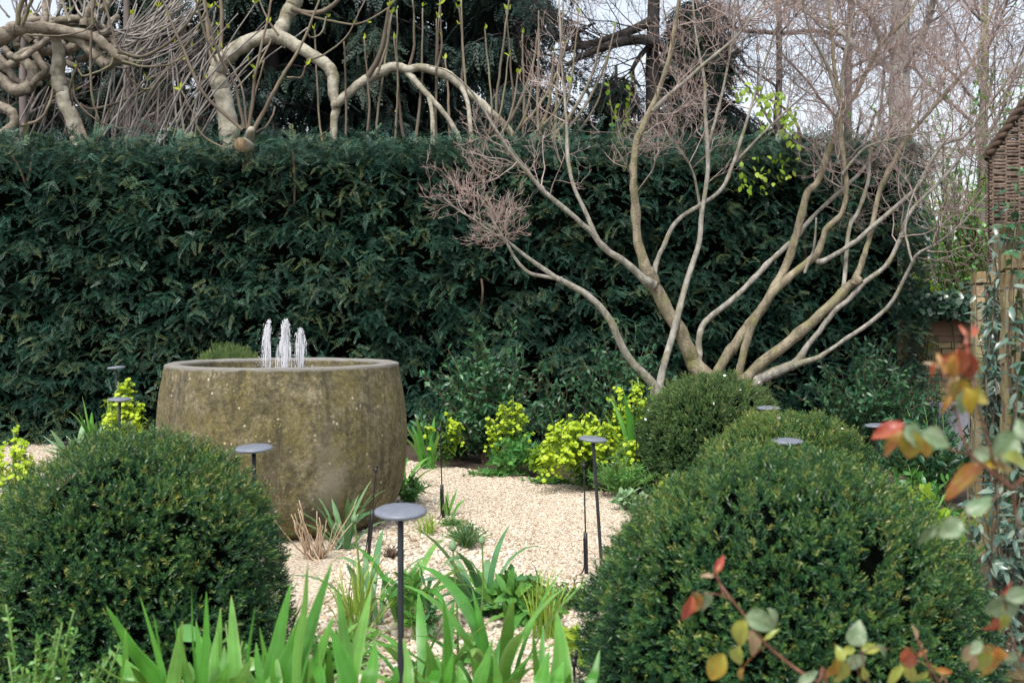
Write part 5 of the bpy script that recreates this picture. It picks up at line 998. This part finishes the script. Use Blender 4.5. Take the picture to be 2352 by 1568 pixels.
def climber():
    root = thing('climbing_shrub', 'blue-green glossy climber trained up between the two brick piers', 'climber', (2.62, 6.2, 0)); st = MB(); lf = MB()
    lt = leaf_t(.36, .2, .3, 3)
    def vine(x, Y, ytop, ybot, n, sx, sY, ls, m):
        for i in range(n):
            b = P(x+rng.normal()*sx, ybot, Y+rng.normal()*sY); t = P(x+rng.normal()*sx, ytop+abs(rng.normal())*90, Y+rng.normal()*sY); s = np.linspace(0, 1, 9)[:, None]; c = b*(1-s)+t*s+np.cumsum(rng.normal(size=(9, 3))*.012, 0); tubes(st, c, np.linspace(.006, .0025, 9), 5)
            k = U(0, 1, m)*8; j = np.clip(k.astype(int), 0, 7); f = (k-j)[:, None]; p = c[j]*(1-f)+c[j+1]*f; d = nrm(rdir(m)+np.array([0, -.5, .1])); inst(lf, lt, p, basis(d, np.array([[0, -.5, 1.]])+rdir(m)*.5), U(*ls, m), U(0, 1, m))
    vine(2284, 6.5, 600, 1150, 22, 8, .06, (.05, .085), 40); vine(2290, 6.3, 480, 900, 6, 10, .06, (.05, .085), 30)
    vine(2356, 4.2, 620, 1500, 7, 9, .03, (.045, .075), 34); vine(2305, 4.1, 1100, 1540, 15, 28, .08, (.04, .065), 38)
    st.build('stems', M['stem_brown'], root); lf.build('leaves', M['climb'], root); st = MB(); lf = MB()
    vine(2338, 4.25, 480, 1180, 5, 12, .02, (.045, .07), 26); vine(2320, 6.9, 380, 640, 5, 22, .03, (.05, .08), 18)
    st.build('green_stems', M['stem_brown'], root); lf.build('green_leaves', M['gloss'], root)
    r2 = thing('ivy', 'dark ivy tumbling over the coping of the brown brick wall', 'ivy', (P(2180, 0, 12.8)[0], 12.8, 0)); lf = MB(); n = 1100; c = np.stack([U(P(2095, 0, 12.7)[0], P(2250, 0, 12.7)[0], n), U(12.5, 13.2, n), np.zeros(n)], -1); c[:, 2] = 1.40+U(0, .55, n)*(.6+.4*fnoise(c, 3))
    lt5 = leaf_t(.85, .1, .15, 3); inst(lf, lt5, c, basis(nrm(rdir(n)+np.array([0, -.3, -.4])), np.array([[0, -.7, .7]])+rdir(n)*.4), U(.06, .1, n), U(0, 1, n)); st = MB()
    for i in range(14):
        p = c[i*7]; tubes(st, catmull([np.array([p[0], 13.1, .0]), np.array([p[0]+.05, 12.92, .9]), p], 4), np.full(9, .007), 5)
    st.build('stems', M['stem_brown'], r2); lf.build('leaves', M['ivy'], r2)
climber()
shrub('leafy_shrub', 'bright light green leafy bush showing beyond the end of the hedge', 'shrub', (P(2205, 0, 15.5)[0], 15.5, 0), (1.15, .7, 3.7), 110, 9500, LVr, (.05, .09), M['lime'], inner=.3, tint=(0, .7), lr=.012)
shrub('leafy_shrub', 'green leafing bush behind the woven panel and twigs', 'shrub', (P(2270, 0, 13.6)[0], 13.6, 0), (1.0, .5, 4.4), 80, 3600, LVr, (.05, .08), M['laurel'], inner=.45, tint=(.3, 1), lr=.014)
shrub('leafy_shrub', 'sparse yellow-green bush in the sky gap behind the dark bough', 'shrub', (P(1395, 0, 16.0)[0], 16.0, 0), (.7, .5, 4.9), 40, 1100, LVr, (.06, .1), M['lime'], inner=.6, tint=(0, .5), lr=.012)
shrub('leafing_tree', 'slender tree coming into small fresh leaf behind the right-hand twigs', 'tree', (P(2215, 0, 15.2)[0], 15.2, 0), (1.9, .9, 7.6), 26, 3800, LVr, (.035, .06), M['laurel'], M['twig_grey'], inner=.35, tint=(.5, 1), lr=.012)
shrub('leafing_tree', 'leafing tree with sparse yellow-green leaves at the far right edge above the woven panel', 'tree', (P(2340, 0, 14.2)[0], 14.2, 0), (1.5, .7, 7.0), 20, 2800, LVr, (.035, .06), M['lime'], M['twig_grey'], inner=.35, tint=(0, .6), lr=.012)
strap_clump('strap_leaf_plant', 'bright arching strap leaves left of the drooping bottom-edge clump', 'plant', P(990, 1760, 4.0)*np.array([1, 1, 0]), 12, (.42, .7), (.02, .034), M['strap'], GSC, (.05, .5), (.3, 1.1))
shrub('leafy_plant', 'fresh green weeds in the gravel left of the nearest light post', 'plant', G(800, 1545), (.2, .15, .22), 26, 260, LVn, (.05, .09), M['strap'], M['stem'], GSM, tint=(.3, .9), inner=.2)
shrub('leafy_plant', 'low green seedlings between the two bottom strap clumps', 'plant', G(1090, 1530), (.2, .14, .12), 24, 180, LVr, (.03, .055), M['laurel'], M['stem'], GSM, tint=(.4, 1), inner=.2)
def lime_spray():
    root = thing('sapling', 'arching sapling branch of fresh lime leaves over the hedge behind the bare stems', 'sapling', (P(1840, 0, 12.9)[0], 12.9, 0)); st = MB(); lf = MB(); lt = leaf_t(.7, .2, .3, 3)
    c, r = px_branch([(1850, 700, 10), (1846, 420, 9), (1838, 310, 8), (1810, 258, 7), (1770, 230, 5), (1730, 215, 4), (1690, 205, 3)], 12.9, 12.3, 6); tubes(st, c, r, 6)
    for (x0, x1, y0, y1, n) in ((1690, 1745, 196, 225, 22), (1740, 1800, 210, 262, 42), (1790, 1832, 245, 335, 42), (1745, 1765, 275, 300, 6), (1700, 1760, 360, 450, 26), (1735, 1830, 350, 420, 24)):
        p = np.array([P(U(x0, x1), U(y0, y1), U(12.15, 12.45)) for _ in range(n)]); inst(lf, lt, p, basis(nrm(rdir(n)+np.array([0, -.2, -.6])), np.array([[0, -.6, .7]])+rdir(n)*.5), U(.05, .085, n), U(.3, 1, n))
    st.build('stem', M['stem_brown'], root); lf.build('leaves', M['lime'], root)
lime_spray()

# ================================================================== ROSES IN THE FOREGROUND
def roses():
    GRZ = 'rose stems in the near foreground'
    def rose(lab, Y, canes, leaves, base):
        root = thing('rose', lab, 'rose', base, GRZ)
        CN = []
        for pts, w0, w1 in canes:
            q = [P(x, y, Y+U(-.02, .02)) for x, y in pts]
            if pts[0][1] > 1500 or pts[0][0] > 2300: q = [np.array(base), np.array(base)*.5+q[0]*.5]+q
            c = catmull(q, 6); m = MB(); tubes(m, c, np.linspace(w0, w1, len(c))*.38*Y/F, 8); CN.append(c); m.build('cane', M['cane'], root)
        for (x, y, L, ang, wr, mat, cup) in leaves:
            a = math.radians(ang); Yl = Y+U(-.05, .05); d = np.array([math.cos(a), U(-.25, .25), math.sin(a)]); n = np.array([[U(-.65, .65), -1.0, U(.1, 1.0)]]); l = L/F*Yl*1.02; m = MB()
            T = rose_leaf_t(wr, .25+cup*.8, .18+cup*.9); c = P(x, y, Yl)-nrm(d)*l*.5
            inst(m, T, c[None], basis(d[None], n), l, np.array([U(.1, .4)])); A = np.concatenate(CN); nb = A[np.argmin(np.sum((A-c)**2, 1))]
            if np.linalg.norm(nb-c) < .06: tubes(m, catmull([nb, nb*.5+c*.5+np.array([0, 0, .004]), c], 3), np.full(7, .0009), 5, .9)
            m.build('leaf', M[mat], root)
    rose('tall rose stem at right with large red, orange and pale green leaves', 1.6,
         [([(2400, 1200), (2319, 1118), (2262, 1070), (2232, 1046), (2211, 1004), (2199, 956), (2187, 929), (2172, 881), (2158, 848)], 13, 6), ([(2290, 1092), (2268, 1007), (2250, 947), (2235, 875), (2226, 803), (2219, 768)], 9, 5), ([(2232, 1046), (2180, 1030), (2120, 1005), (2070, 985)], 6, 4), ([(2320, 1120), (2290, 1140), (2250, 1165), (2190, 1195)], 6, 4)],
         [(2040, 985, 82, 197, .42, 'red', .1), (2052, 1010, 72, 228, .4, 'orange', .2), (2092, 1022, 70, 262, .75, 'yellow', .3), (2098, 1000, 62, 305, .8, 'pale', .1), (2152, 1006, 74, 345, .72, 'pale', .1), (2128, 1028, 60, 275, .5, 'yellow', .2),
          (2202, 898, 66, 250, .72, 'yellow', .5), (2228, 918, 60, 290, .62, 'yellow', .3), (2254, 909, 62, 0, .66, 'yellow', .3), (2210, 925, 56, 262, .5, 'pale', .2), (2188, 878, 40, 220, .5, 'pink', .4), (2175, 925, 46, 250, .35, 'orange', .3),
          (2190, 838, 56, 262, .5, 'orange', .6), (2208, 832, 66, 285, .62, 'red', .7), (2228, 842, 66, 275, .55, 'red', .5), (2186, 822, 44, 190, .5, 'red', .6), (2142, 848, 34, 255, .34, 'red', .3), (2150, 836, 40, 150, .3, 'pink', .4), (2165, 835, 56, 112, .32, 'orange', .1),
          (2240, 756, 46, 62, .36, 'red', .7), (2216, 762, 40, 118, .26, 'red', .3), (2222, 800, 46, 92, .2, 'red', .1),
          (2212, 1098, 118, 218, .36, 'orange', .1), (2296, 1062, 96, 5, .52, 'yellow', .3), (2312, 1024, 92, 40, .72, 'pale', .1), (2258, 1042, 62, 38, .52, 'pale', .1), (2345, 985, 50, 100, .6, 'pale', .2), (2340, 1055, 70, 350, .6, 'rlime', .2),
          (2186, 1212, 62, 212, .78, 'pale', .1), (2246, 1164, 62, 28, .66, 'pale', .1), (2132, 1228, 62, 236, .44, 'pale', .1), (2262, 1150, 46, 40, .5, 'pale', .1)], (1.0, 1.55, 0))
    rose('low rose stem with drooping olive and pink leaves before the largest yew dome', 1.95,
         [([(1900, 1580), (1877, 1565), (1824, 1532), (1763, 1481), (1723, 1434), (1709, 1411), (1679, 1374), (1652, 1337), (1640, 1312)], 11, 6), ([(1684, 1378), (1660, 1368), (1639, 1363), (1596, 1366)], 6, 4)],
         [(1652, 1296, 40, 70, .45, 'red', .7), (1624, 1320, 28, 165, .4, 'pink', .4), (1582, 1398, 64, 255, .4, 'red', .5), (1604, 1388, 54, 278, .5, 'orange', .4), (1624, 1382, 54, 285, .55, 'pale', .4), (1745, 1424, 70, 350, .7, 'pale', .3), (1778, 1420, 56, 300, .5, 'pale', .5), (1700, 1452, 66, 245, .6, 'rlime', .5), (1733, 1474, 58, 300, .62, 'pink', .5), (1645, 1532, 76, 245, .6, 'yellow', .3), (1692, 1508, 56, 262, .62, 'rlime', .4), (1770, 1456, 44, 45, .25, 'rlime', .2), (1857, 1555, 60, 25, .4, 'pale', .1), (1700, 1548, 40, 250, .4, 'orange', .3)], (.62, 1.85, 0))
    rose('short rose stem with lime leaves at the bottom, right of the drooping stem', 2.0,
         [([(2000, 1600), (1985, 1540), (1978, 1490), (1968, 1462)], 6, 4), ([(1978, 1500), (2010, 1485), (2040, 1490)], 4, 3), ([(1975, 1560), (1950, 1530), (1920, 1515)], 4, 3)],
         [(1968, 1458, 56, 80, .8, 'pale', .3), (2000, 1488, 50, 20, .5, 'rlime', .3), (2030, 1494, 44, 320, .45, 'pale', .3), (1930, 1500, 36, 110, .7, 'rlime', .2), (1952, 1492, 40, 10, .5, 'rlime', .2), (1965, 1518, 50, 40, .6, 'pale', .3), (1914, 1538, 58, 250, .6, 'orange', .5), (1936, 1546, 56, 275, .6, 'rlime', .5), (1988, 1550, 40, 300, .5, 'rlime', .3), (1850, 1300+260, 30, 30, .4, 'pale', .1)], (.72, 1.9, 0))
    rose('slender rose shoot with a pink tip and red leaves near the bottom right', 2.0,
         [([(2180, 1600), (2156, 1565), (2133, 1525), (2106, 1468), (2102, 1440)], 7, 4), ([(2133, 1530), (2105, 1525), (2085, 1535)], 4, 3)],
         [(2104, 1452, 34, 100, .3, 'pink', .2), (2086, 1515, 56, 275, .62, 'red', .7), (2090, 1545, 56, 265, .5, 'rlime', .4), (2055, 1550, 62, 235, .36, 'rlime', .2), (2170, 1540, 50, 350, .3, 'orange', .1), (2118, 1498, 34, 30, .3, 'orange', .2), (2115, 1555, 50, 230, .35, 'rlime', .2)], (.85, 1.9, 0))
    rose('rose stem at the right edge with rust-red and blue-green leaves', 1.75,
         [([(2370, 1580), (2344, 1518), (2321, 1455), (2307, 1377), (2299, 1355)], 9, 5), ([(2344, 1520), (2310, 1500), (2280, 1490), (2240, 1492)], 5, 3)],
         [(2302, 1394, 76, 205, .8, 'pale', .1), (2340, 1365, 64, 20, .6, 'pale', .1), (2314, 1355, 40, 45, .3, 'red', .4), (2288, 1432, 56, 250, .72, 'red', .7), (2308, 1432, 50, 280, .6, 'rlime', .5), (2226, 1500, 50, 230, .6, 'pink', .5), (2244, 1484, 50, 40, .5, 'pale', .3), (2266, 1518, 72, 265, .7, 'rlime', .6), (2290, 1522, 76, 280, .5, 'orange', .6), (2300, 1498, 50, 10, .5, 'orange', .5), (2325, 1508, 46, 40, .5, 'pale', .2), (2236, 1525, 40, 260, .5, 'pink', .4)], (1.0, 1.7, 0))
roses()

# small things at the left edge
def bits():
    m = MB(); q = catmull([P(-60, 1150, 5.2), P(0, 1127, 5.2), P(24, 1129, 5.2), P(50, 1144, 5.2), P(75, 1190, 5.2), P(80, 1400, 5.2)*np.array([1, 1, 0])], 6); tubes(m, q, np.full(len(q), .009), 10); tag(m.build('hose', M['hose']), 'grey garden hose looping in at the left edge beside the yew dome', 'hose')
    m = MB(); box(m, G(3, 1200)+np.array([-.08, 0, .05]), (.11, .1, .05), .9, .2); tag(m.build('edging_brick', M['brick'], smooth=False), 'single reddish edging brick at the left edge of the picture', 'brick')
    m = MB(); box(m, G(78, 1018)+np.array([0, 0, .012]), (.14, .05, .008), .2, .25); tag(m.build('drain_cover', M['black'], smooth=False), 'small dark flat drain cover in the far left gravel', 'drain cover')
bits()

# ================================================================== LIGHT, SKY, CAMERA
w = bpy.data.worlds.new('World'); sc.world = w; w.use_nodes = True; nt = w.node_tree; bg = nt.nodes['Background']
EL, AZ = math.radians(58), math.radians(200)
sky = nt.nodes.new('ShaderNodeTexSky'); sky.sky_type = 'NISHITA'; sky.sun_disc = False; sky.sun_elevation = EL; sky.sun_rotation = AZ; sky.air_density = 1.0; sky.dust_density = 3.0; sky.ozone_density = 1.0
hs = nt.nodes.new('ShaderNodeHueSaturation'); hs.inputs['Saturation'].default_value = .42; nt.links.new(sky.outputs[0], hs.inputs['Color']); nt.links.new(hs.outputs[0], bg.inputs[0]); bg.inputs[1].default_value = .135
ld = bpy.data.lights.new('sun', 'SUN'); ld.energy = 1.5; ld.angle = math.radians(14); ld.color = (1, .97, .92); lo = bpy.data.objects.new('sun', ld); COL.objects.link(lo)
# direction towards the sun: rotation measured from +Y towards +X
sd = np.array([math.sin(AZ)*math.cos(EL), math.cos(AZ)*math.cos(EL), math.sin(EL)])
from mathutils import Vector
lo.rotation_euler = Vector(sd).to_track_quat('Z', 'Y').to_euler(); lo.location = (0, 0, 20)
cd = bpy.data.cameras.new('camera'); cam = bpy.data.objects.new('camera', cd); COL.objects.link(cam); sc.camera = cam
cam.location = (0, 0, H); cam.rotation_euler = (math.radians(90), 0, 0); cd.sensor_width = 36; cd.lens = F/2352*36; cd.shift_y = (HY-784)/2352; cd.clip_end = 3000; cd.clip_start = .05
cd.dof.use_dof = True; cd.dof.focus_distance = 9.5; cd.dof.aperture_fstop = 5.0
sc.view_settings.view_transform = 'Standard'; sc.view_settings.look = 'None'; sc.view_settings.exposure = 1.0; sc.view_settings.gamma = 1
sc.cycles.max_bounces = 8; sc.cycles.transparent_max_bounces = 8; sc.cycles.use_denoising = True
